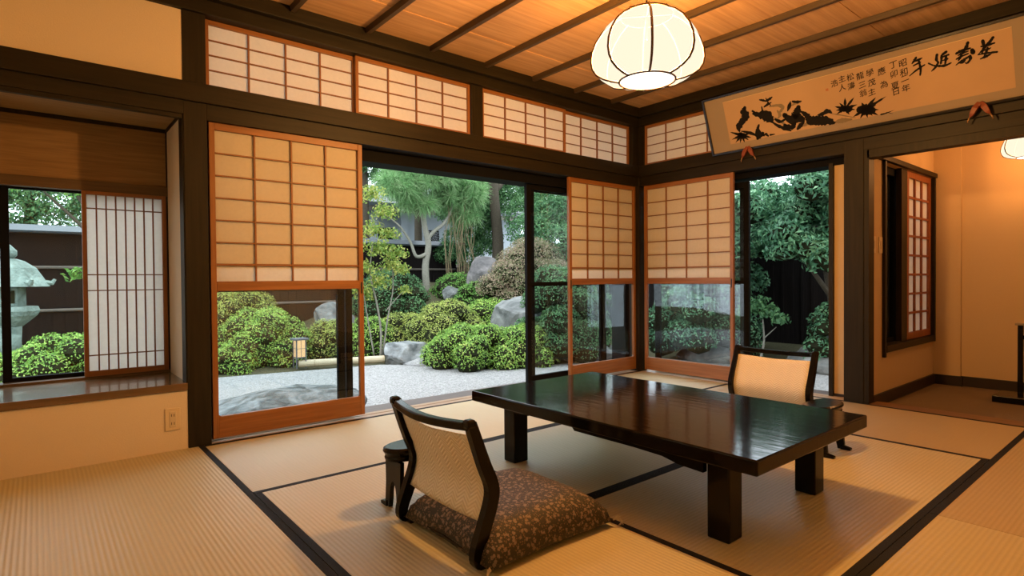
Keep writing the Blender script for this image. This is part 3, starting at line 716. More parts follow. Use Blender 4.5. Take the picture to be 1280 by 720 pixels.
obj('red_seal', slab(MB(), .957, .308, .975, .325, -.0012, -.0005), plain('faded_red_seal', (.42, .16, .08), .8), fr)

# orange wing shaped rests that carry the frame on the rail
def rest(label, y):
    t = thing('frame_rest', label, 'frame rest', (-.03, y, 1.89), 0, 'orange wooden rests under the framed picture')
    for s in (-1, 1):
        m = MB().sweep([(-.030, s*.004, .078), (-.036, s*.022, .045), (-.034, s*.038, .012), (-.028, s*.050, -.005)], [.006, .010, .009, .004], [.010, .016, .012, .004], (1, 0, 0))
        obj('wing', m, M_restw, t, .002)
        obj('tip', MB().tube([(-.029, s*.049, -.004), (-.026, s*.060, -.024), (-.02, s*.062, -.036)], [.005, .0045, .003], 6), M_resttip, t, smooth=True)
    obj('hook', MB().box(-.05, -.007, .050, .0, .007, .062), M_restw, t, .002)
    return t
M_restw = plain('orange_lacquer_wood', (.21, .05, .022), .5)
M_resttip = plain('brass_tip', (.35, .2, .09), .45, .5, .4)
rest('orange wing shaped rest under the painted end of the framed picture', -1.15)
rest('orange wing shaped rest under the calligraphy end of the framed picture', -2.64)
# ------------------------------------------------------------------ hanging lamps
M_shade = emit_mat('lit_paper_shade', (1.0, .86, .64), 1.22, .05)
M_disc = emit_mat('lit_bottom_disc', (1.0, .90, .72), 2.6, .033)
M_rib = wood('lamp_rib_wood', (.07, .032, .013), (.11, .055, .023), 'z', .5)
def lotus_lamp(label, x, y, zb, sc, power, ztop, cord_len):
    t = thing('pendant_lamp', label, 'pendant lamp', (x, y, zb), R(42))
    NS = 8
    prof = [(.135, 0), (.175, .008), (.215, .022), (.246, .042), (.264, .070), (.271, .105), (.266, .150), (.247, .200), (.213, .250), (.168, .290), (.124, .315)]
    rb, H_ = .135, .315
    for k in range(NS):
        a0, a1 = 2*PI*k/NS, 2*PI*(k+1)/NS
        m = MB(); n = 8; vs = []
        for j, (r, z) in enumerate(prof):               # one petal between two ribs, a little fuller than flat
            fl = min(1, j/3)*min(1, (len(prof)-1-j)/3)
            for i in range(n+1):
                u = i/n; a = a0+(a1-a0)*u
                ch = math.cos(PI/NS)/math.cos(a-(a0+a1)/2)
                rr = r*(1 + (ch-1)*fl*(1-.45*math.sin(PI*u)))
                vs.append((rr*math.cos(a)*sc, rr*math.sin(a)*sc, z*sc))
        m.add(vs, [(j*(n+1)+i, j*(n+1)+i+1, (j+1)*(n+1)+i+1, (j+1)*(n+1)+i) for j in range(len(prof)-1) for i in range(n)])
        obj('shade_panel', m, M_shade, t, smooth=True)
        pts = [(r*1.004*math.cos(a0)*sc, r*1.004*math.sin(a0)*sc, z*sc) for r, z in prof] + [(.116*math.cos(a0)*sc, .116*math.sin(a0)*sc, .330*sc)]
        obj('rib', MB().tube(pts, (.0058*sc), 6), M_rib, t, smooth=True)
    obj('added_top_disc', MB().add([(.122*sc*math.cos(2*PI*k/32), .122*sc*math.sin(2*PI*k/32), .315*sc) for k in range(32)], [tuple(range(32))]), M_shade, t)  # unseen sheet added to keep the bulb's hot spot off the ceiling
    obj('bottom_hoop', MB().tube([(rb*math.cos(2*PI*k/40)*sc, rb*math.sin(2*PI*k/40)*sc, 0) for k in range(41)], .005*sc, 6), M_rib, t, smooth=True)
    obj('bottom_disc', MB().add([(rb*.97*sc*math.cos(2*PI*k/40), rb*.97*sc*math.sin(2*PI*k/40), 0) for k in range(40)], [tuple(range(40))]), M_disc, t)
    obj('top_hoop', MB().tube([(.129*math.cos(2*PI*k/32)*sc, .129*math.sin(2*PI*k/32)*sc, .317*sc) for k in range(33)], .005*sc, 6), M_rib, t, smooth=True)
    obj('top_cross', MB().tube([(-.118*sc, 0, .317*sc), (.118*sc, 0, .317*sc)], .004, 6).tube([(0, -.118*sc, .317*sc), (0, .118*sc, .317*sc)], .004, 6), M_rib, t)
    obj('cord', MB().tube([(0, 0, .20*sc), (0, 0, ztop-zb-.01)], .004, 8), M_black, t)
    obj('ceiling_cap', MB().lathe([(.05, ztop-zb), (.045, ztop-zb-.025), (.01, ztop-zb-.035)], 20), M_black, t, smooth=True)
    ld = bpy.data.lights.new('bulb', 'POINT'); ld.energy = power; ld.color = LAMP_C if power > 500 else LAMP2_C; ld.shadow_soft_size = .045*sc
    lo = bpy.data.objects.new('bulb', ld); COL.objects.link(lo); lo.parent = t; lo.location = (0, 0, .15*sc)
    return t
lotus_lamp('glowing lotus shaped paper lamp hanging over the low table', -2.352, -1.885, 1.812, .935, LAMP_W, 2.495, .4)
lotus_lamp('small glowing lotus lamp in the recess, cut by the picture edge', 1.12, -2.71, 1.775, .66, LAMP2_W, 2.33, .3)

# ------------------------------------------------------------------ low table
def lacquer_top():
    m, t, b = new_mat('lacquered_table_wood')
    tc = N(t, 'ShaderNodeTexCoord'); mp = N(t, 'ShaderNodeMapping'); mp.inputs['Scale'].default_value = (14, 2.2, 6)
    no = N(t, 'ShaderNodeTexNoise'); no.inputs['Scale'].default_value = 2.4; no.inputs['Detail'].default_value = 5
    t.links.new(tc.outputs['Object'], mp.inputs[0]); t.links.new(mp.outputs[0], no.inputs['Vector'])
    rp = N(t, 'ShaderNodeValToRGB'); rp.color_ramp.elements[0].color = (.003, .0025, .002, 1); rp.color_ramp.elements[1].color = (.008, .0055, .004, 1)
    t.links.new(no.outputs['Fac'], rp.inputs[0]); t.links.new(rp.outputs[0], b.inputs['Base Color'])
    bp = N(t, 'ShaderNodeBump'); bp.inputs['Strength'].default_value = .10; bp.inputs['Distance'].default_value = .006
    t.links.new(no.outputs['Fac'], bp.inputs['Height']); t.links.new(bp.outputs['Normal'], b.inputs['Normal'])
    b.inputs['Roughness'].default_value = .10; b.inputs['Specular IOR Level'].default_value = .22
    return m
M_top = lacquer_top()
TX0, TX1, TY0, TY1, TZ = -2.815, -1.905, -2.645, -1.125, .335
tb = thing('low_table', 'long low black lacquered table in the middle of the tatami room', 'table', ((TX0+TX1)/2, (TY0+TY1)/2, 0))
obj('tabletop', MB().box(TX0, TY0, TZ-.052, TX1, TY1, TZ), M_top, tb, .006, world=True, seg=3)
for x in (-2.695, -2.025):
    for y in (-2.465, -1.335):
        obj('leg', MB().box(x-.044, y-.042, 0, x+.044, y+.042, TZ-.052), M_lacquer, tb, .006, world=True)
for x in (-2.745, -1.985):
    y0, y1, zt = -2.42, -1.38, TZ-.052
    pf = [(y0, zt), (y0, zt-.055), (y0+.10, zt-.050), (y0+.17, zt-.036), (y0+.30, zt-.032), (y0+.62, zt-.032), (y0+.64, zt-.012), (y1-.14, zt-.012), (y1-.12, zt-.022), (y1, zt-.026), (y1, zt)]
    obj('apron', MB().prism(pf, x-.012, x+.012, 'x'), M_lacquer, tb, world=True)
for y in (-2.505, -1.295):
    x0, x1, zt = -2.65, -2.07, TZ-.052
    obj('apron', MB().prism([(x0, zt), (x0, zt-.03), (x0+.1, zt-.026), (x0+.13, zt-.012), (x1-.13, zt-.012), (x1-.1, zt-.026), (x1, zt-.03), (x1, zt)], y-.012, y+.012, 'y'), M_lacquer, tb, world=True)

# ------------------------------------------------------------------ legless chairs
def weave_mat():
    m, t, b = new_mat('herringbone_cane')
    tc = N(t, 'ShaderNodeTexCoord'); sp = N(t, 'ShaderNodeSeparateXYZ'); t.links.new(tc.outputs['Object'], sp.inputs[0])
    pp = N(t, 'ShaderNodeMath', operation='PINGPONG'); pp.inputs[1].default_value = .030; t.links.new(sp.outputs['Y'], pp.inputs[0])
    ad = N(t, 'ShaderNodeMath', operation='MULTIPLY_ADD'); ad.inputs[1].default_value = .8
    t.links.new(pp.outputs[0], ad.inputs[0]); t.links.new(sp.outputs['Z'], ad.inputs[2])
    mu = N(t, 'ShaderNodeMath', operation='MULTIPLY'); mu.inputs[1].default_value = 2*PI/.0135; t.links.new(ad.outputs[0], mu.inputs[0])
    sn = N(t, 'ShaderNodeMath', operation='SINE'); t.links.new(mu.outputs[0], sn.inputs[0])
    mr = N(t, 'ShaderNodeMapRange'); mr.inputs[1].default_value = -1; mr.inputs[2].default_value = 1; t.links.new(sn.outputs[0], mr.inputs[0])
    cx = N(t, 'ShaderNodeMix', data_type='RGBA'); cx.inputs[6].default_value = (.76, .64, .46, 1); cx.inputs[7].default_value = (.87, .77, .60, 1)
    t.links.new(mr.outputs[0], cx.inputs[0]); t.links.new(cx.outputs[2], b.inputs['Base Color'])
    bp = N(t, 'ShaderNodeBump'); bp.inputs['Strength'].default_value = .5; bp.inputs['Distance'].default_value = .002
    t.links.new(sn.outputs[0], bp.inputs['Height']); t.links.new(bp.outputs['Normal'], b.inputs['Normal'])
    b.inputs['Roughness'].default_value = .45
    return m
M_weave = weave_mat()
def spline(pts, k=6):
    out = []
    for i in range(len(pts)-1):
        p0, p1, p2, p3 = pts[max(i-1, 0)], pts[i], pts[i+1], pts[min(i+2, len(pts)-1)]
        for j in range(k):
            u = j/k
            out.append(tuple(.5*(2*b+(c_-a)*u+(2*a-5*b+4*c_-e)*u*u+(3*b-a-3*c_+e)*u**3) for a, b, c_, e in zip(p0, p1, p2, p3)))
    out.append(tuple(pts[-1]))
    return out
STILE = spline([(-.030, .462), (-.008, .40), (.022, .32), (.050, .252), (.048, .20), (.018, .12), (-.008, .055), (-.004, .020), (.04, .010)], 4)
def stile_x(z):
    best = min(STILE, key=lambda p: abs(p[1]-z)); return best[0]
def zaisu(label, loc, rz):
    t = thing('zaisu_chair', label, 'floor chair', loc, rz, 'black legless floor chairs')
    hw = .238
    for s in (-1, 1):
        m = MB().sweep([(x, s*hw, z) for x, z in STILE], .014, [.016+.006*math.sin(PI*i/(len(STILE)-1)) for i in range(len(STILE))], (0, 1, 0))
        o = obj('back_stile', m, M_lacquer, t, .005)
        obj('stile_knob', MB().box(-.050, s*hw-.016, .445, -.016, s*hw+.016, .474), M_lacquer, o, .008)
        obj('floor_runner', MB().sweep([(.0, s*(hw-.03), .012), (.2, s*(hw-.03), .012), (.42, s*(hw-.03), .012), (.46, s*(hw-.03), .016)], .018, .012, (0, 1, 0)), M_lacquer, t, .004)
    rail = [(-.028-.030*math.cos(PI*y/(2*hw)), y, .452-.010*math.cos(PI*y/(2*hw))) for y in np.linspace(-hw, hw, 15)]
    obj('top_rail', MB().sweep(rail, [.013]*15, .016, (0, 0, 1)), M_lacquer, t, .004)
    # woven panel: follows the stiles and bows back
    m = MB(); nu, nv = 14, 16; vs = []
    for d in (-.007, .007):
        for j in range(nv+1):
            z = .405 - (.405-.135)*j/nv
            for i in range(nu+1):
                y = (-1+2*i/nu)*(hw-.008)
                cb = math.cos(PI*y/(2*hw))
                thin = 1 if 0 < j < nv and 0 < i < nu else .25
                vs.append((stile_x(z)*.0 + np.interp(z, [p[1] for p in STILE[::-1]], [p[0] for p in STILE[::-1]]) - .024*cb*(.5+z) + d*thin, y, z+.012*abs(y)/hw*(1 if j < nv/2 else 0)))
    q = (nu+1)*(nv+1)
    fs = []
    for k in (0, 1):
        for j in range(nv):
            for i in range(nu):
                a = k*q+j*(nu+1)+i
                fs.append((a, a+1, a+nu+2, a+nu+1))
    edge = [i for i in range(nu+1)] + [j*(nu+1)+nu for j in range(1, nv+1)] + [nv*(nu+1)+i for i in range(nu-1, -1, -1)] + [j*(nu+1) for j in range(nv-1, 0, -1)]
    for a, b in zip(edge, edge[1:]+edge[:1]): fs.append((a, b, b+q, a+q))
    m.add(vs, fs)
    obj('woven_back', m, M_weave, t, smooth=True)
    obj('seat_board', MB().prism([(.0, -.205), (.44, -.205), (.47, -.17), (.47, .17), (.44, .205), (.0, .205)], .022, .034, 'z'), M_lacquer, t, .003)
    return t
zaisu('black zaisu chair with cream woven back, seen from behind, holding the flowered cushion', (-3.475, -1.845, 0), 0)
zaisu('black zaisu chair facing the camera across the table, its cream woven back above the tabletop', (-1.085, -1.85, 0), PI)

# oval armrests
def armrest(label, loc, rz=0):
    t = thing('armrest', label, 'armrest', loc, rz, 'black lacquer armrests beside the floor chairs')
    n = 40
    def ring(a, b, z): return [(a*math.copysign(abs(math.cos(q))**.75, math.cos(q)), b*math.copysign(abs(math.sin(q))**.9, math.sin(q)), z) for q in [2*PI*k/n for k in range(n)]]
    m = MB(); vs = []
    pr = [(.130, .060, .196), (.140, .070, .200), (.142, .072, .209), (.139, .070, .217), (.142, .072, .224), (.148, .078, .234), (.146, .076, .244), (.138, .068, .249)]
    for a in pr: vs += ring(*a)
    fs = [(j*n+k, j*n+(k+1) % n, (j+1)*n+(k+1) % n, (j+1)*n+k) for j in range(len(pr)-1) for k in range(n)]
    fs += [tuple(range(n-1, -1, -1)), tuple((len(pr)-1)*n+k for k in range(n))]
    m.add(vs, fs)
    obj('oval_top', m, M_lacquer, t, smooth=False, bev=0)
    for s in (-1, 1):                                   # end panel with an arch, on a foot
        arch = [(-.068, .0), (-.060, .1), (-.062, .198), (.062, .198), (.060, .1), (.068, .0), (.034, .0)] + [(.026*math.cos(q), .035+.075*math.sin(q)) for q in [PI*k/8 for k in range(9)]] + [(-.034, .0)]
        lg = MB().prism(arch, s*.105-.009, s*.105+.009, 'x')
        o = obj('leg_panel', lg, M_lacquer, t, .002)
        for e in (-1, 1):
            obj('foot', MB().sweep([(s*.105, e*.050, .010), (s*.105, e*.075, .008), (s*.105, e*.098, .006)], .013, [.012, .009, .006], (1, 0, 0)), M_lacquer, o, .002)
    return t
armrest('black oval armrest beside the front zaisu chair, towards the screens', (-3.345, -1.49, 0))
armrest('black oval armrest beside the far zaisu chair, half hidden by the table end', (-1.385, -2.262, 0))

# flowered cushion on the front chair
def cushion_mat():
    m, t, b = new_mat('flowered_brocade')
    tc = N(t, 'ShaderNodeTexCoord')
    v = N(t, 'ShaderNodeTexVoronoi'); v.inputs['Scale'].default_value = 58; v.feature = 'F1'
    no = N(t, 'ShaderNodeTexNoise'); no.inputs['Scale'].default_value = 130; no.inputs['Detail'].default_value = 3
    v2 = N(t, 'ShaderNodeTexVoronoi'); v2.inputs['Scale'].default_value = 130
    for n_ in (v, no, v2): t.links.new(tc.outputs['Object'], n_.inputs['Vector'])
    a = N(t, 'ShaderNodeMath', operation='MULTIPLY_ADD'); a.inputs[1].default_value = .9
    t.links.new(no.outputs['Fac'], a.inputs[0]); t.links.new(v.outputs['Distance'], a.inputs[2])
    r1 = N(t, 'ShaderNodeValToRGB'); r1.color_ramp.interpolation = 'CONSTANT'
    r1.color_ramp.elements[0].color = (.21, .155, .11, 1); r1.color_ramp.elements[1].position = .80; r1.color_ramp.elements[1].color = (.030, .027, .020, 1)
    t.links.new(a.outputs[0], r1.inputs[0])
    r2_ = N(t, 'ShaderNodeValToRGB'); r2_.color_ramp.interpolation = 'CONSTANT'
    r2_.color_ramp.elements[0].color = (1, 1, 1, 1); r2_.color_ramp.elements[1].position = .30; r2_.color_ramp.elements[1].color = (0, 0, 0, 1)
    t.links.new(v2.outputs['Distance'], r2_.inputs[0])
    mx = N(t, 'ShaderNodeMix', data_type='RGBA'); mx.inputs[7].default_value = (.17, .105, .055, 1)
    t.links.new(r2_.outputs[0], mx.inputs[0]); t.links.new(r1.outputs[0], mx.inputs[6])
    t.links.new(mx.outputs[2], b.inputs['Base Color'])
    b.inputs['Roughness'].default_value = .7
    bp = N(t, 'ShaderNodeBump'); bp.inputs['Strength'].default_value = .25; bp.inputs['Distance'].default_value = .002
    t.links.new(no.outputs['Fac'], bp.inputs['Height']); t.links.new(bp.outputs['Normal'], b.inputs['Normal'])
    return m
cu = thing('zabuton_cushion', 'square floor cushion in black and brown flowered cloth on the front chair', 'cushion', (-3.20, -1.885, .036))
n = 28; vs = []
for sgn in (1, -1):
    for j in range(n+1):
        for i in range(n+1):
            u, v_ = -1+2*i/n, -1+2*j/n
            px, py = u*.285, v_*.272
            pinch = 1 - .045*(1-abs(u*v_))*max(abs(u), abs(v_))**6
            th = ((1-u**4)*(1-v_**4))**.42
            up_ = .082*th if sgn > 0 else -.034*th*0 - .0
            sag = .012*math.exp(-((px+.02)**2+py**2)/.03)
            zz = .022 + (up_ - sag*th if sgn > 0 else -.021*min(1, th*1.6))
            zz -= .036*max(abs(u), abs(v_))**6
            vs.append((px*pinch, py*pinch, zz))
q = (n+1)**2
fs = []
for k in (0, 1):
    for j in range(n):
        for i in range(n):
            a = k*q+j*(n+1)+i
            fs.append((a, a+1, a+n+2, a+n+1))
edge = list(range(n+1)) + [j*(n+1)+n for j in range(1, n+1)] + [n*(n+1)+i for i in range(n-1, -1, -1)] + [j*(n+1) for j in range(n-1, 0, -1)]
m = MB().add(vs, fs)
me = m.mesh('cushion_cover')
bm = bmesh.new(); bm.from_mesh(me); bmesh.ops.remove_doubles(bm, verts=bm.verts, dist=.0012); bmesh.ops.recalc_face_normals(bm, faces=bm.faces); bm.to_mesh(me); bm.free()
obj('cushion_cover', me, cushion_mat(), cu, smooth=True)
M_thread = plain('pale_thread', (.55, .46, .33), .8)
for sx, sy in ((1, -1), (-1, -1), (1, 1)):
    x, y = sx*.281, sy*.268
    for k in range(4):
        e = random.uniform(-.008, .008)
        obj('tassel', MB().tube([(x, y, -.014), (x+sx*.014+e, y+sy*.010, -.008+.004*k), (x+sx*.026+e, y+sy*.016+e, -.018), (x+sx*.028+e*1.5, y+sy*.018-e, -.034)], .0018, 5), M_thread, cu)

# black towel stand in the recess
t = thing('towel_stand', 'slim black stand on a square base at the far side of the recess', 'stand', (1.14, -2.65, AZ))
obj('base', MB().box(-.15, -.14, 0, .15, .14, .05), M_lacquer, t, .004)
obj('post', MB().box(-.016, -.016, .05, .016, .016, .58), M_lacquer, t, .003)
obj('cap', MB().box(-.030, -.030, .575, .030, .030, .592), plain('dull_metal_cap', (.25, .2, .15), .35, .5, .7), t, .003)
obj('crossbar', MB().box(-.012, -.60, .47, .012, -.016, .50), M_lacquer, t, .003)
obj('post', MB().box(-.016, -.632, .05, .016, -.60, .58), M_lacquer, t, .003)
obj('base', MB().box(-.15, -.75, 0, .15, -.47, .05), M_lacquer, t, .004)
# ------------------------------------------------------------------ garden
def sstep(a, b, x):
    u = np.clip((x-a)/(b-a), 0, 1); return u*u*(3-2*u)
def ground_z(x, y):
    x = np.asarray(x, float); y = np.asarray(y, float)
    z = -.40 + 1.25*sstep(4.4, 7.8, y)*(.26+.74*sstep(-1.2, 2.2, x))
    return z + .20*sstep(3.2, 5.0, x)*(1-sstep(3.5, 6, y))
gx = np.linspace(-12, 9, 64); gy = np.linspace(-5, 13, 56)
gv = [(float(x), float(y), float(ground_z(x, y))) for y in gy for x in gx]
gf = [(j*64+i, j*64+i+1, (j+1)*64+i+1, (j+1)*64+i) for j in range(55) for i in range(63)]
struct('ground', MB().add(gv, gf), plain('mossy_soil', (.085, .080, .045), .9, .1, bump=.8, bscale=30, var=.5), 'brown mossy garden soil rising behind the azaleas', 'ground', smooth=True)

def gravel_mat():
    m, t, b = new_mat('pale_gravel')
    tc = N(t, 'ShaderNodeTexCoord')
    v = N(t, 'ShaderNodeTexVoronoi'); v.inputs['Scale'].default_value = 62
    no = N(t, 'ShaderNodeTexNoise'); no.inputs['Scale'].default_value = 1.3; no.inputs['Detail'].default_value = 5
    t.links.new(tc.outputs['Object'], v.inputs['Vector']); t.links.new(tc.outputs['Object'], no.inputs['Vector'])
    rp = N(t, 'ShaderNodeValToRGB'); rp.color_ramp.elements[0].color = (.20, .198, .195, 1); rp.color_ramp.elements[1].color = (.40, .397, .39, 1)
    sp = N(t, 'ShaderNodeSeparateColor'); t.links.new(v.outputs['Color'], sp.inputs[0]); t.links.new(sp.outputs[0], rp.inputs[0])
    t.links.new(rp.outputs[0], b.inputs['Base Color'])
    bp = N(t, 'ShaderNodeBump'); bp.inputs['Strength'].default_value = .9; bp.inputs['Distance'].default_value = .012; bp.invert = True
    t.links.new(v.outputs['Distance'], bp.inputs['Height']); t.links.new(bp.outputs['Normal'], b.inputs['Normal'])
    b.inputs['Roughness'].default_value = .85
    return m
M_gravel = gravel_mat()
edge = [(-8, .35), (-8, 4.7), (-3, 4.75), (-1.9, 4.55), (-.6, 4.3), (-.15, 3.75), (.15, 2.95), (.7, 2.55), (1.45, 2.55), (1.9, 2.45), (2.6, 2.1), (3.05, 1.7), (3.2, .9), (3.2, -.5), (3.3, -4.2), (.35, -4.2), (.35, .35)]
m = MB().prism(edge, -.42, -.35, 'z')
gb = tag(obj('gravel_bed', m, M_gravel), 'pale raked gravel between the sill and the azaleas', 'gravel', None, 'stuff')
mp_ = MB()
for k in range(1):
    cx, cy = -.02, 3.98
    pr = [(.34, -.352), (.24, -.325), (.13, -.285), (.05, -.262), (.01, -.258)]
    mp_.lathe(pr, 28, (cx, cy, 0))
obj('gravel_mound', mp_, M_gravel, gb, smooth=True)

def np_mesh(name, V, quads):
    """V (n,3), quads (m,4) -> mesh"""
    me = bpy.data.meshes.new(name)
    me.vertices.add(len(V)); me.vertices.foreach_set('co', np.ascontiguousarray(V, dtype=np.float32).ravel())
    k = quads.shape[1]
    me.loops.add(quads.size); me.loops.foreach_set('vertex_index', np.ascontiguousarray(quads, dtype=np.int32).ravel())
    me.polygons.add(len(quads)); me.polygons.foreach_set('loop_start', np.arange(0, quads.size, k, dtype=np.int32))
    me.update(calc_edges=True)
    return me
def unit(a): return a/np.maximum(np.linalg.norm(a, axis=-1, keepdims=True), 1e-9)
def leaf_quads(P, Nn, L, W, jit=.6, droop=0.0, bend=.15):
    n = len(P)
    nn = unit(Nn + RNG.normal(0, jit, (n, 3)))
    t = unit(np.cross(nn, RNG.normal(0, 1, (n, 3))))
    t[:, 2] -= droop; t = unit(t)
    b = unit(np.cross(nn, t))
    l = L*RNG.uniform(.65, 1.25, (n, 1)); w_ = W*RNG.uniform(.7, 1.2, (n, 1))
    A = P - t*l*.5; Cc = P + t*l*.5 - nn*l*bend
    B = P + b*w_*.5 + nn*l*.08; Dd = P - b*w_*.5 + nn*l*.08
    V = np.stack([A, B, Cc, Dd], 1).reshape(-1, 3)
    F = np.arange(4*n, dtype=np.int32).reshape(-1, 4)
    return V, F
def pad_points(pads, n, flat=.8, inner=.12, down=.35):
    """points on the outside of a cluster of squashed balls"""
    pads = np.array(pads, float)
    area = pads[:, 3]**2
    idx = RNG.choice(len(pads), int(n*1.7), p=area/area.sum())
    d = unit(RNG.normal(0, 1, (len(idx), 3)))
    d[:, 2] = np.where(d[:, 2] < -down, -d[:, 2], d[:, 2])
    r = pads[idx, 3]*(1 - inner*RNG.random(len(idx))**1.0)
    P = pads[idx, :3] + d*r[:, None]*np.array([1, 1, flat])
    keep = np.ones(len(P), bool)
    for p in pads:                                      # drop what lies deep inside another ball
        q_ = (P-p[:3])/np.array([1, 1, flat])
        keep &= np.linalg.norm(q_, axis=1) > p[3]*(1-inner*1.25)
    return P[keep][:n], d[keep][:n]
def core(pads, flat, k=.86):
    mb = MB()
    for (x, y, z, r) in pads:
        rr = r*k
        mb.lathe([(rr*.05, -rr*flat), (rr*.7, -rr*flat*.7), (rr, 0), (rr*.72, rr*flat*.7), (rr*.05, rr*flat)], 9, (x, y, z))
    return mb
LEAF = {
 'azalea': leaf_mat('azalea_leaf', [(0, (0.088, 0.206, 0.046)), (.45, (0.245, 0.460, 0.088)), (.8, (0.480, 0.705, 0.146)), (1, (0.783, 0.800, 0.255))]),
 'azalea_warm': leaf_mat('azalea_leaf_turning', [(0, (0.128, 0.186, 0.055)), (.45, (0.334, 0.412, 0.099)), (.8, (0.548, 0.647, 0.157)), (1, (0.800, 0.705, 0.255))]),
 'dark': leaf_mat('dark_shrub_leaf', [(0, (0.038, 0.105, 0.046)), (.5, (0.091, 0.229, 0.094)), (1, (0.217, 0.395, 0.154))]),
 'oak': leaf_mat('evergreen_oak_leaf', [(0, (0.038, 0.121, 0.064)), (.5, (0.098, 0.264, 0.135)), (.85, (0.216, 0.435, 0.220)), (1, (0.475, 0.708, 0.405))], .22, .38),
 'yellow': leaf_mat('yellow_green_leaf', [(0, (0.086, 0.170, 0.037)), (.4, (0.218, 0.340, 0.061)), (.75, (0.485, 0.496, 0.122)), (1, (0.496, 0.496, 0.158))], .4),
 'fresh': leaf_mat('fresh_green_leaf', [(0, (0.069, 0.206, 0.041)), (.5, (0.178, 0.411, 0.082)), (1, (0.384, 0.560, 0.164))], .4),
 'maple': leaf_mat('reddening_maple_leaf', [(0, (.13, .17, .07)), (.35, (.25, .27, .13)), (.7, (.42, .30, .21)), (1, (.60, .45, .37))], .4),
 'pine': leaf_mat('pine_needle', [(0, (0.079, 0.207, 0.068)), (.5, (0.204, 0.401, 0.148)), (1, (0.438, 0.528, 0.295))], .25),
 'back': leaf_mat('backdrop_leaf', [(0, (0.034, 0.101, 0.041)), (.5, (0.081, 0.203, 0.074)), (1, (0.203, 0.365, 0.135))], .3),
}
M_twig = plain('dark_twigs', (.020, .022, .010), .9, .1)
M_bark = plain('grey_bark', (.23, .22, .18), .9, .1, bump=.8, bscale=40, var=.4)
M_vine = plain('dry_vine', (.22, .17, .10), .9, .1)
M_bark2 = plain('dark_bark', (.075, .062, .045), .9, .1, bump=.8, bscale=40, var=.4)

def bush(label, x, y, zb, zt, hw, kind='azalea', leaf=.036, group='clipped azalea bushes', dens=1.0, name='azalea_bush', depth=None):
    zg = float(ground_z(x, y)); zb = min(zb, zg+.02)
    h = zt - zb; dp = depth or hw*.85
    t = thing(name, label, 'bush', (x, y, zb), 0, group)
    pads = []
    for k in range(16):
        a = k*2.399963 + random.random()*.5; rr = math.sqrt((k+.5)/16)
        pr = min(hw, h)*random.uniform(.30, .42)
        px, py = rr*math.cos(a)*(hw-pr*.7), rr*math.sin(a)*(dp-pr*.7)
        pz = (h-pr*.85)*max(.22, math.sqrt(max(0, 1-rr*rr*.92)))*random.uniform(.9, 1.02)
        pads.append((px, py, pz, pr))
        if rr > .45: pads.append((px*1.02, py*1.02, pz*.45, pr*1.0))
    ar = 4*hw*dp + 5*hw*h
    nl = int(ar*dens*2.6/(leaf*leaf*.5)*.42)
    P, d = pad_points(pads, nl, .85, .22)
    d[:, 2] += .25
    V, F = leaf_quads(P, d, leaf, leaf*.5, .55)
    obj('foliage', np_mesh('foliage', V, F), LEAF[kind], t)
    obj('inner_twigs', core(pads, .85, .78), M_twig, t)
    return t
AZ_ = 'azalea'
bush('low bright azalea bush at the gravel edge, right of the white split rock', .42, 3.32, -.38, .30, .86, AZ_)
bush('azalea bush behind the dark door stile at the gravel edge', 1.05, 2.95, -.38, .28, .62, AZ_)
bush('broad azalea bush in the middle of the slope above the white split rock', .80, 4.65, -.3, .60, .80, 'azalea_warm')
bush('azalea bush on the slope below the maple', 1.85, 4.75, -.28, .62, .80, 'azalea')
bush('low azalea bush behind the white split rock', .36, 5.25, -.3, .40, .68, 'azalea_warm')
bush('azalea bush in the opening beside the left paper screen', -.30, 5.25, -.38, .36, .52, AZ_)
bush('azalea bush behind the bamboo log, right of the glowing lantern', -.80, 5.65, -.40, .30, .58, 'azalea_warm')
bush('large rounded azalea bush behind the glowing lantern', -1.85, 5.75, -.42, .55, .84, AZ_)
bush('low azalea bush left of the glowing lantern, against the screen stile', -2.50, 5.35, -.44, .08, .52, AZ_)
bush('tall brownish azalea at the back left of the lower glass', -1.75, 7.6, -.1, .84, .85, 'azalea_warm')
bush('dark green rounded shrub in front of the brown fence', .98, 6.9, .1, 1.24, .80, 'dark', .042, 'dark shrubs', name='shrub')
bush('dark shrub between the pine trunk and the maple', 2.45, 6.75, .4, 1.12, .62, 'fresh', .042, 'dark shrubs', name='shrub')
bush('azalea bush below the bay window', -4.30, 4.45, -.42, .40, .66, AZ_, .034)
bush('azalea bush below the stone lantern at the picture edge', -5.15, 4.75, -.42, .34, .52, 'azalea', .034)
bush('dark bush seen through the lower glass of the right corner screen', 1.75, 2.85, -.35, 1.22, .78, 'dark', .042, 'dark shrubs', name='shrub')
bush('dark bush seen through the glass on the right wall', 3.45, 1.45, -.3, 1.35, .95, 'oak', .05, 'dark shrubs', name='shrub')
bush('leafy bush over the grey rock in the right doorway', 3.75, -.42, -.2, .66, .52, 'oak', .055, 'dark shrubs', name='shrub')
bush('dark bush behind the outer corner post', 2.45, 3.2, -.3, 1.2, .75, 'dark', .045, 'dark shrubs', name='shrub')

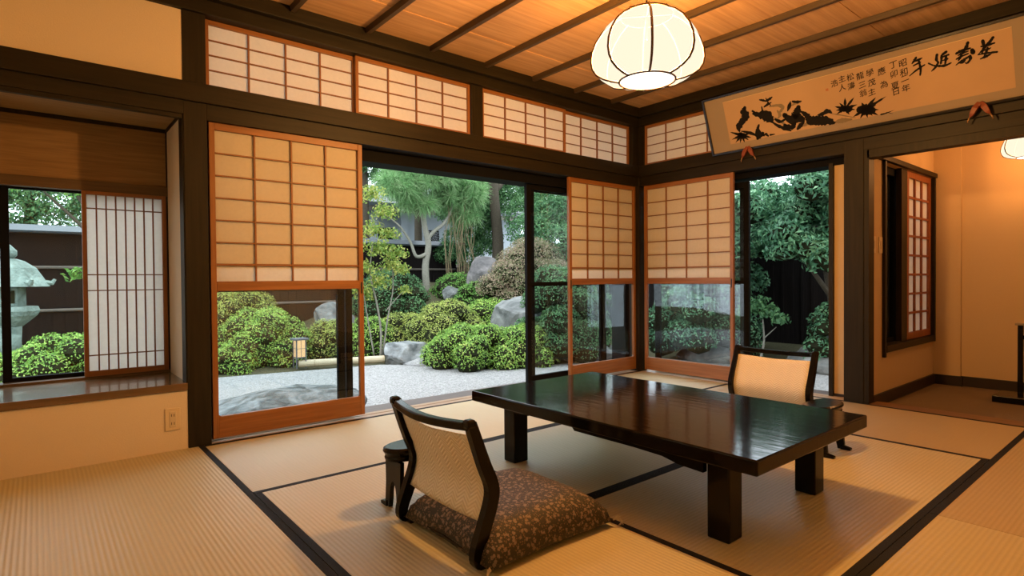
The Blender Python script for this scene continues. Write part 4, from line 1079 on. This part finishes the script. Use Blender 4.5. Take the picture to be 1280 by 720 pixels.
# rocks
def rock(label, x, y, z0, sx, sy, sz, mat, seed, flat=0.0, name='garden_rock', cat='rock'):
    bm = bmesh.new()
    bmesh.ops.create_icosphere(bm, subdivisions=4, radius=1)
    rr = random.Random(seed)
    cuts = [(Vector((rr.gauss(0, 1), rr.gauss(0, 1), rr.gauss(0, .8))).normalized(), rr.uniform(.62, .88)) for _ in range(14)]
    if flat: cuts.append((Vector((.05, -.05, 1)).normalized(), flat))
    off = Vector((seed*3.1, seed*1.7, 0))
    for v in bm.verts:
        p = v.co.copy()
        for nn, dd in cuts:                             # split faces
            e = p.dot(nn) - dd
            if e > 0: p -= nn*e*.92
        p *= 1 + .10*mnoise.noise(p*2.2+off) + .05*mnoise.noise(p*6+off)
        v.co = Vector((p.x*sx, p.y*sy, max(p.z, -.5)*sz))
    me = bpy.data.meshes.new(name); bm.to_mesh(me); bm.free()
    o = bpy.data.objects.new(name, me); COL.objects.link(o); me.materials.append(mat)
    o.location = (x, y, z0)
    return tag(o, label, cat, 'rocks in the garden')
M_rockw = rock_mat('white_veined_rock', (.10, .115, .12), (.42, .44, .44), 2.6)
M_rockg = rock_mat('grey_rock', (.085, .092, .09), (.25, .26, .25), 2.0)
M_rockp = rock_mat('pinkish_grey_rock', (.09, .085, .085), (.22, .20, .195), 2.4)
M_step = rock_mat('dark_blue_step_stone', (.035, .045, .045), (.26, .285, .29), 6.0)
rock('white split rock at the gravel edge beside the low azalea', -.02, 4.55, -.27, .45, .36, .30, M_rockw, 3, .62)
rock('large pale boulder beside the dark door stile', 1.66, 3.72, .10, .50, .55, .62, M_rockg, 5)
rock('small rock showing between azaleas under the pine trunk', 1.95, 6.2, .60, .22, .2, .20, M_rockg, 8)
rock('peaked grey rock behind the lantern, cut by the dark stile', -.30, 6.75, .12, .46, .4, .40, M_rockg, 12)
rock('tall pinkish rock half hidden by the maple', 2.66, 6.05, .85, .42, .4, .55, M_rockp, 17)
rock('long flat stepping stone under the sill behind the lower glass', -2.93, 1.62, -.245, .80, .46, .26, M_step, 21, .72, 'stepping_stone', 'stone')
rock('grey rock under the leafy bush in the right doorway', 3.62, -.28, -.25, .42, .5, .36, M_rockg, 25)
rock('low pale rock behind the gravel, seen through the right wall glass', 3.55, 1.35, -.30, .55, .7, .26, M_rockg, 28)
rock('low pale rock beyond the corner, seen through the right corner screen', 2.25, 2.75, -.32, .6, .4, .24, M_rockg, 31)

# bamboo log edging and garden lantern
t = thing('bamboo_log', 'pale bamboo log edging between the gravel and the azaleas', 'log', (-1.2, 4.72, -.30))
d0, d1 = Vector((-.42, .135, -.0)), Vector((.75, -.24, 0))
obj('culm', MB().tube([d0, d0.lerp(d1, .5), d1], .056, 14), plain('dry_bamboo', (.50, .43, .29), .5, .4, var=.15, bscale=12), t, smooth=False)
for u in (.18, .45, .72, .985):
    p = d0.lerp(d1, u); dr = (d1-d0).normalized()
    obj('node_ring', MB().tube([p-dr*.008, p+dr*.008], .060, 14), plain('bamboo_node', (.40, .33, .21), .6), t)
t = thing('garden_lantern', 'small square garden lantern glowing in front of the azaleas', 'lantern', (-1.60, 4.86, -.36))
M_lfr = plain('grey_lantern_wood', (.10, .11, .125), .6)
for sx in (-1, 1):
    for sy in (-1, 1):
        obj('leg', MB().box(sx*.066-.008, sy*.066-.008, 0, sx*.066+.008, sy*.066+.008, .415), M_lfr, t)
obj('lower_frame', MB().box(-.07, -.07, .150, .07, .07, .165), M_lfr, t)
obj('cap', MB().box(-.105, -.105, .41, .105, .105, .435), M_lfr, t, .004)
M_lglow = emit_mat('glowing_lantern_paper', (1.0, .66, .33), 1.35)
for rzz in range(4):
    o = obj('paper_panel', MB().box(-.060, -.064, .165, .060, -.062, .41), M_lglow, t); o.rotation_euler.z = rzz*PI/2
    o = obj('glazing_bar', MB().box(-.003, -.067, .165, .003, -.064, .41).box(-.060, -.067, .285, .060, -.064, .290), M_lfr, t); o.rotation_euler.z = rzz*PI/2

# fences
M_board = wood('weathered_fence_board', (.007, .0055, .0052), (.015, .0115, .0105), 'z', .85, .8, .08)
M_fpost = plain('fence_rail_wood', (.13, .11, .09), .7, var=.2)
def fence(label, p0, p1, zb, zt, group=None):
    p0, p1 = Vector(p0), Vector(p1); L = (p1-p0).length; a = math.atan2(p1.y-p0.y, p1.x-p0.x)
    t = thing('board_fence', label, 'fence', (p0.x, p0.y, zb), a, group)
    h = zt-zb; nb = int(L/.16); me = None
    for i in range(nb):
        if me is None:
            o = obj('fence_board', MB().box(0, -.010, 0, L/nb-.002, .010, h).box(L/nb-.02, .008, 0, L/nb+.02, .02, h), M_board, t); me = o.data
        else:
            o = bpy.data.objects.new('fence_board', me); COL.objects.link(o); o.parent = t
        o.location = (i*L/nb, random.uniform(-.006, .006), random.uniform(-.01, .01))
    for z in (.38, .72):
        obj('rail', MB().tube([(0, -.035, h*z), (L, -.035, h*z)], .026, 8), M_fpost, t)
    nbp = int(L/1.9)
    for i in range(nbp+1):
        obj('post', MB().box(i*L/nbp-.04, -.0, 0, i*L/nbp+.04, .08, h), M_board, t)
    return t, L, h
f1, L, h = fence('dark brown board fence across the back of the garden', (-9.5, 8.25, 0), (3.4, 8.25, 0), -.3, 1.72)
obj('metal_coping', MB().prism([(-.22, h-.03), (-.24, h+.0), (.0, h+.11), (.24, h+.0), (.22, h-.03)], 0, L, 'x'), plain('blue_grey_metal_coping', (.075, .09, .105), .4, .4, .3), f1)
fence('black board fence beyond the right doorway', (5.1, -4.2, 0), (5.1, 6.5, 0), -.3, 1.75)

# neighbouring building behind the pine
t = thing('neighbour_house', 'white walled house with a dark roof behind the pine', 'house', (4.2, 11.2, 0))
M_white = plain('white_render', (.42, .46, .50), .8, .2)
obj('wall', MB().box(-2.9, -.3, .3, 3.6, 2.5, 3.0), M_white, t)
obj('lower_boarding', MB().box(-2.95, -.36, .3, 2.0, -.30, 1.28), M_board, t)
obj('roof', MB().prism([(-1.0, 2.95), (1.1, 3.75), (3.1, 2.95), (3.1, 2.85), (-1.0, 2.85)], -3.3, 3.9, 'x'), plain('dark_roof_tile', (.10, .11, .125), .5), t)
obj('eave_board', MB().box(-3.2, -.98, 2.72, 3.8, -.94, 2.87), M_fpost, t)
obj('sill_band', MB().box(-2.95, -.42, 1.28, 3.6, -.3, 1.36), M_fpost, t)
for x in (-1.75, -.85):
    obj('pillar', MB().box(x-.1, -.55, .3, x+.1, -.38, 2.8), M_white, t)
for x in (-2.4, -1.3, .2):
    o = obj('window', MB().box(x-.22, -.33, 1.55, x+.22, -.29, 2.35), M_alum, t)
    obj('pane', MB().box(x-.19, -.335, 1.58, x+.19, -.328, 2.32), M_glass, o)

# trees
def limb(pts, r0, r1, n=8):
    pts = spline(pts, 4)
    k = len(pts)
    return MB().tube(pts, [r0+(r1-r0)*i/(k-1) for i in range(k)], n)
def tree(name, label, x, y, trunks, pads, kind, leaf, nl, bark=None, group=None, flat=.75, inner=.5, jit=.7, droop=.1, wr=.45, dark_core=0, cat='tree'):
    z = float(ground_z(x, y))
    t = thing(name, label, cat, (x, y, z), 0, group)
    for i, (pts, r0, r1) in enumerate(trunks):
        obj('trunk' if i == 0 else 'branch', limb(pts, r0, r1), bark or M_bark2, t, smooth=True)
    P, d = pad_points(pads, nl, flat, inner, .6)
    d[:, 2] += .3
    V, F = leaf_quads(P, d, leaf, leaf*wr, jit, droop)
    obj('foliage', np_mesh('foliage', V, F), LEAF[kind], t)
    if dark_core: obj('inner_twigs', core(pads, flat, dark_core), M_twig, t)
    return t
def rpads(n, c, sx, sy, sz, r0, r1, seed):
    q_ = random.Random(seed)
    out = []
    for _ in range(n):
        v = Vector((q_.gauss(0, 1), q_.gauss(0, 1), q_.gauss(0, 1))).normalized()*q_.random()**.4
        out.append((c[0]+v.x*sx, c[1]+v.y*sy, c[2]+v.z*sz, q_.uniform(r0, r1)))
    return out

# pine: bent grey trunk, needles in tufts
px, py = 1.92, 7.12; pz = float(ground_z(px, py))
t = thing('pine_tree', 'long needled pine with a pale bent trunk before the white house', 'tree', (px, py, pz))
obj('trunk', limb([(0, 0, -.1), (-.02, .02, .5), (.05, 0, .95), (-.02, .05, 1.4), (-.10, .02, 2.0), (.0, 0, 2.6)], .082, .045, 10), M_bark, t, smooth=True)
obj('branch', limb([(.0, 0, 1.05), (.18, -.02, 1.25), (.40, -.05, 1.42), (.62, -.02, 1.72), (.72, 0, 2.1)], .05, .02), M_bark, t, smooth=True)
obj('branch', limb([(-.02, 0, .75), (-.25, .0, .70), (-.38, .02, 1.0), (-.62, 0, 1.3), (-.85, .05, 1.5)], .045, .014), M_bark, t, smooth=True)
obj('branch', limb([(-.08, 0, 1.9), (-.4, -.1, 2.2), (-.75, -.1, 2.35)], .04, .015), M_bark, t, smooth=True)
obj('branch', limb([(-.06, 0, 2.2), (.4, -.1, 2.45), (.95, -.1, 2.4)], .04, .015), M_bark, t, smooth=True)
def needles(cents, per, ln, lift=.35):
    n = len(cents); Cn = np.repeat(np.array(cents), per, 0)
    d = unit(RNG.normal(0, 1, (n*per, 3)) + np.array([0, 0, lift]))
    l = ln*RNG.uniform(.7, 1.2, (n*per, 1))
    b = unit(np.cross(d, RNG.normal(0, 1, d.shape)))*.0045
    tip = Cn + d*l; tip[:, 2] -= (l[:, 0]**2)*1.3
    V = np.stack([Cn-b, Cn+b, tip+b*.25, tip-b*.25], 1).reshape(-1, 3)
    return np_mesh('needles', V, np.arange(4*n*per, dtype=np.int32).reshape(-1, 4))
cents = []
for (cx, cy, cz, sx, sy, sz, k) in ((-.05, 0, 2.35, .95, .6, .22, 120), (-.75, -.1, 2.1, .45, .4, .16, 60), (.85, -.05, 2.2, .55, .5, .28, 90), (.3, 0, 2.75, .7, .6, .25, 90), (.95, .0, 1.75, .35, .3, .2, 36), (-.25, -.1, 1.85, .4, .3, .12, 30)):
    for _ in range(k):
        a = random.random()*2*PI; r_ = math.sqrt(random.random())
        cents.append((cx+sx*r_*math.cos(a), cy+sy*r_*math.sin(a), cz+random.uniform(-1, 1)*sz))
obj('needles', needles(cents, 90, .24), LEAF['pine'], t)

tree('maple_tree', 'low spreading maple turning pinkish brown over the boulders', 2.75, 5.35,
     [([(0, 0, 0), (.05, 0, .5), (-.05, 0, .95)], .06, .03), ([(0, 0, .6), (-.4, -.1, .95), (-.7, -.2, .9)], .03, .01), ([(0, 0, .6), (.4, .1, 1.0), (.7, .1, 1.1)], .03, .01)],
     [(-.62, -.25, 0.92, .34), (-.30, -.3, 1.14, .40), (.05, -.2, 1.37, .46), (.42, -.15, 1.54, .50), (.8, -.1, 1.50, .48), (.35, -.45, 1.14, .46), (-.1, -.5, 0.90, .40), (.75, -.45, 1.14, .46), (-.45, -.5, 0.67, .3), (.4, -.6, 0.80, .4), (1.2, .0, 1.32, .45), (1.15, -.3, 0.92, .45)],
     'maple', .045, 22000, M_bark2, None, .8, .35, .5, .25, .4, .72)
tree('camellia_shrub', 'slender shrub with yellow green leaves beside the left paper screen', -.48, 4.75,
     [([(.10, 0, 0), (.12, .0, .45), (.06, 0, .9), (-.05, 0, 1.4), (0, 0, 1.9)], .022, .008), ([(.14, 0, .1), (.24, 0, .7), (.34, 0, 1.2), (.30, 0, 1.8)], .016, .006), ([(.0, 0, .1), (-.08, .05, .7), (-.2, 0, 1.3)], .014, .006), ([(.2, 0, .8), (.45, 0, 1.05), (.62, 0, 1.15)], .01, .004)],
     [(-.15, 0, 1.45, .25), (.12, 0, 1.75, .26), (.28, -.05, 1.5, .24), (.42, 0, 1.72, .20), (.5, 0, 1.45, .16), (.0, 0, 2.05, .24), (-.3, 0, 1.8, .26), (.1, 0, 1.25, .22), (.55, 0, 1.12, .13), (.3, 0, 2.0, .18), (-.1, .1, 1.05, .18), (.2, 0, 2.35, .25), (.0, 0, 2.6, .25), (-.25, 0, 1.15, .2)],
     'yellow', .058, 3600, M_bark, None, .8, .8, .8, .2, .5)
tree('dark_trunk_tree', 'tall tree with a dark straight trunk at the back right of the garden', 4.05, 7.35,
     [([(-.05, 0, 0), (0, 0, 1.0), (-.10, 0, 2.0), (-.18, 0, 3.2)], .15, .11), ([(-.1, 0, 2.2), (.6, 0, 2.9), (1.2, 0, 3.2)], .08, .03)],
     rpads(22, (.55, .9, 2.6), 1.5, .7, 1.1, .42, .65, 3), 'back', .075, 26000, M_bark2, 'trees behind the garden', .8, .35)
tree('evergreen_tree', 'dense evergreen crown filling the gap right of the dark trunk', 5.6, 6.4,
     [([(0, 0, 0), (0, 0, 3)], .14, .08)], rpads(20, (0, 0, 1.9), 1.3, .9, 1.4, .45, .7, 5), 'back', .075, 22000, M_bark2, 'trees behind the garden', .8, .35)
tree('evergreen_tree', 'evergreen tree rising over the fence at the left of the garden opening', 1.7, 9.6,
     [([(0, 0, 0), (0, 0, 3)], .12, .07)], rpads(16, (.1, 0, 3.1), 1.3, .6, .7, .38, .6, 9), 'back', .075, 15000, M_bark2, 'trees behind the garden', .8, .4)
tree('evergreen_tree', 'evergreen tree directly behind the pine crown', 3.0, 9.3,
     [([(0, 0, 0), (0, 0, 3)], .12, .07)], rpads(16, (.3, 0, 2.9), 1.1, .5, .9, .4, .6, 15), 'back', .075, 15000, M_bark2, 'trees behind the garden', .8, .4)
tree('evergreen_tree', 'evergreen tree behind the maple', 4.3, 5.3,
     [([(0, 0, 0), (0, 0, 3)], .12, .07)], rpads(18, (.2, .2, 1.9), 1.0, .7, 1.2, .42, .62, 19), 'dark', .07, 20000, M_bark2, 'trees behind the garden', .8, .35)
tree('evergreen_tree', 'evergreen tree left of the white house, behind the brown fence', -.9, 9.7,
     [([(0, 0, 0), (0, 0, 3)], .12, .07)], rpads(20, (0, 0, 2.7), 1.5, .6, 1.0, .4, .6, 51), 'back', .075, 17000, M_bark2, 'trees behind the garden', .8, .4)
tree('plum_tree', 'small garden tree with arching branches above the stone lantern', -3.55, 6.9,
     [([(0, 0, 0), (.02, 0, 1.0), (-.15, 0, 1.7), (-.5, 0, 2.3)], .08, .03), ([(-.05, 0, 1.35), (-.45, 0, 1.85), (-.9, 0, 2.35)], .04, .012), ([(.0, 0, 1.0), (-.3, -.1, 1.2), (-.6, -.1, 1.15)], .018, .006), ([(0, 0, 1.5), (.4, 0, 2.2)], .03, .012)],
     [(-.5, 0, 2.35, .26), (-.9, 0, 2.5, .30), (-1.3, 0, 2.4, .3), (-.2, 0, 2.5, .3), (.2, 0, 2.4, .3), (-.35, -.1, 1.28, .12), (-.55, -.1, 1.14, .16), (-.25, -.1, 1.02, .12), (-.1, -.1, .8, .12), (-1.6, 0, 2.6, .3)],
     'fresh', .085, 1500, M_bark2, None, .8, .85, .8, .2, .45)
tree('evergreen_tree', 'evergreen tree rising behind the metal coping of the fence', -4.6, 10.0,
     [([(0, 0, 0), (0, 0, 3)], .12, .07)], rpads(30, (0, 0, 2.6), 2.6, .6, .9, .4, .6, 25), 'back', .08, 20000, M_bark2, 'trees behind the garden', .8, .45)
tree('evergreen_tree', 'leafy evergreen between the pine trunk and the dark trunk, hiding the house', 3.55, 8.1,
     [([(0, 0, 0), (0, 0, 1.8)], .10, .05)], rpads(26, (.1, 0, 1.15), .75, .4, 1.0, .28, .45, 41), 'back', .07, 16000, M_bark2, 'trees behind the garden', .8, .4)
bush('mixed green shrub around the pinkish rock, left of the maple', 2.30, 5.95, .0, .95, .50, 'fresh', .05, 'dark shrubs', name='shrub')
t = thing('hanging_vine', 'dry twining vine stems hanging between the pine and the maple', 'vine', (2.75, 7.0, float(ground_z(2.75, 7.0))))
for k in range(22):
    x0 = random.uniform(-.35, .35); y0 = random.uniform(-.15, .15)
    obj('vine_stem', MB().tube(spline([(x0, y0, 0), (x0+random.uniform(-.12, .12), y0, .6), (x0+random.uniform(-.15, .15), y0, 1.2), (x0+random.uniform(-.2, .2), y0, random.uniform(1.6, 2.1))], 3), [.006]*10, 5), M_vine, t)
# right doorway
tree('oak_tree', 'dense dark green oak filling the right garden doorway', 3.95, -.25,
     [([(0, 0, 0), (.05, 0, .8), (0, .1, 1.6), (0, .1, 2.6)], .10, .05), ([(.02, 0, .9), (-.4, .1, 1.3), (-.7, .2, 1.6)], .04, .015), ([(0, 0, 1.2), (.1, -.5, 1.6), (0, -.9, 1.9)], .04, .015)],
     rpads(34, (-.35, .10, 1.95), .75, 1.25, .70, .26, .42, 31), 'oak', .095, 17000, M_bark2, None, .75, .45, .55, .35, .34, .6)
tree('evergreen_tree', 'dark evergreen in front of the black fence beyond the right doorway', 4.45, 1.35,
     [([(0, 0, 0), (0, 0, 2.6)], .10, .05)], rpads(18, (-.1, .2, 1.9), .6, 1.1, .9, .35, .5, 37), 'oak', .08, 14000, M_bark2, 'trees behind the garden', .8, .4, dark_core=.6)
tree('young_tree', 'thin curved sapling with a few leaves in front of the oak', 3.20, .38,
     [([(0, 0, 0), (-.03, .0, .20), (.05, 0, .42), (.02, 0, .72)], .022, .010), ([(.03, 0, .45), (.1, -.15, .62)], .010, .004)],
     [(.0, .16, .84, .20), (.02, -.10, .80, .20), (0, .02, .94, .18), (0, -.26, .72, .14), (0, .3, .78, .14)], 'dark', .085, 520, M_bark, None, .7, .8, .7, .3, .42)

# stone lantern seen through the bay window
t = thing('stone_lantern', 'mossy grey stone lantern at the edge of the bay window view', 'stone lantern', (-4.80, 6.05, float(ground_z(-4.8, 6.05))))
M_sl = rock_mat('mossy_lantern_stone', (.12, .165, .14), (.30, .38, .34), 5.0)
zl = -float(ground_z(-4.8, 6.05))
hexo = [2*PI*k/6+PI/6 for k in range(6)]
def hexa(prof):
    return MB().lathe(prof, 6)
obj('base', hexa([(.30, 0), (.30, .12), (.22, .20), (.14, .24)]), M_sl, t, .01)
obj('shaft', MB().lathe([(.125, .22), (.115, .42), (.125, .62)], 16), M_sl, t, smooth=True)
obj('platform', hexa([(.13, .60), (.28, .74), (.31, .80), (.29, .86)]), M_sl, t, .012)
fb = obj('fire_box', hexa([(.17, .86), (.17, 1.10)]), M_sl, t, .008)
obj('light_opening', MB().box(-.06, -.160, .90, .06, -.140, 1.06), M_twig, fb)
obj('roof', hexa([(.40, 1.13), (.42, 1.10), (.36, 1.20), (.28, 1.34), (.16, 1.43), (.08, 1.46)]), M_sl, t, .012)
obj('finial', MB().lathe([(.05, 1.45), (.09, 1.50), (.09, 1.56), (.02, 1.64)], 14), M_sl, t, smooth=True)
for k in range(6):
    a = 2*PI*k/6
    obj('curl', MB().tube([(.36*math.cos(a), .36*math.sin(a), 1.16), (.43*math.cos(a), .43*math.sin(a), 1.15), (.46*math.cos(a), .46*math.sin(a), 1.20)], [.035, .035, .02], 6), M_sl, t)
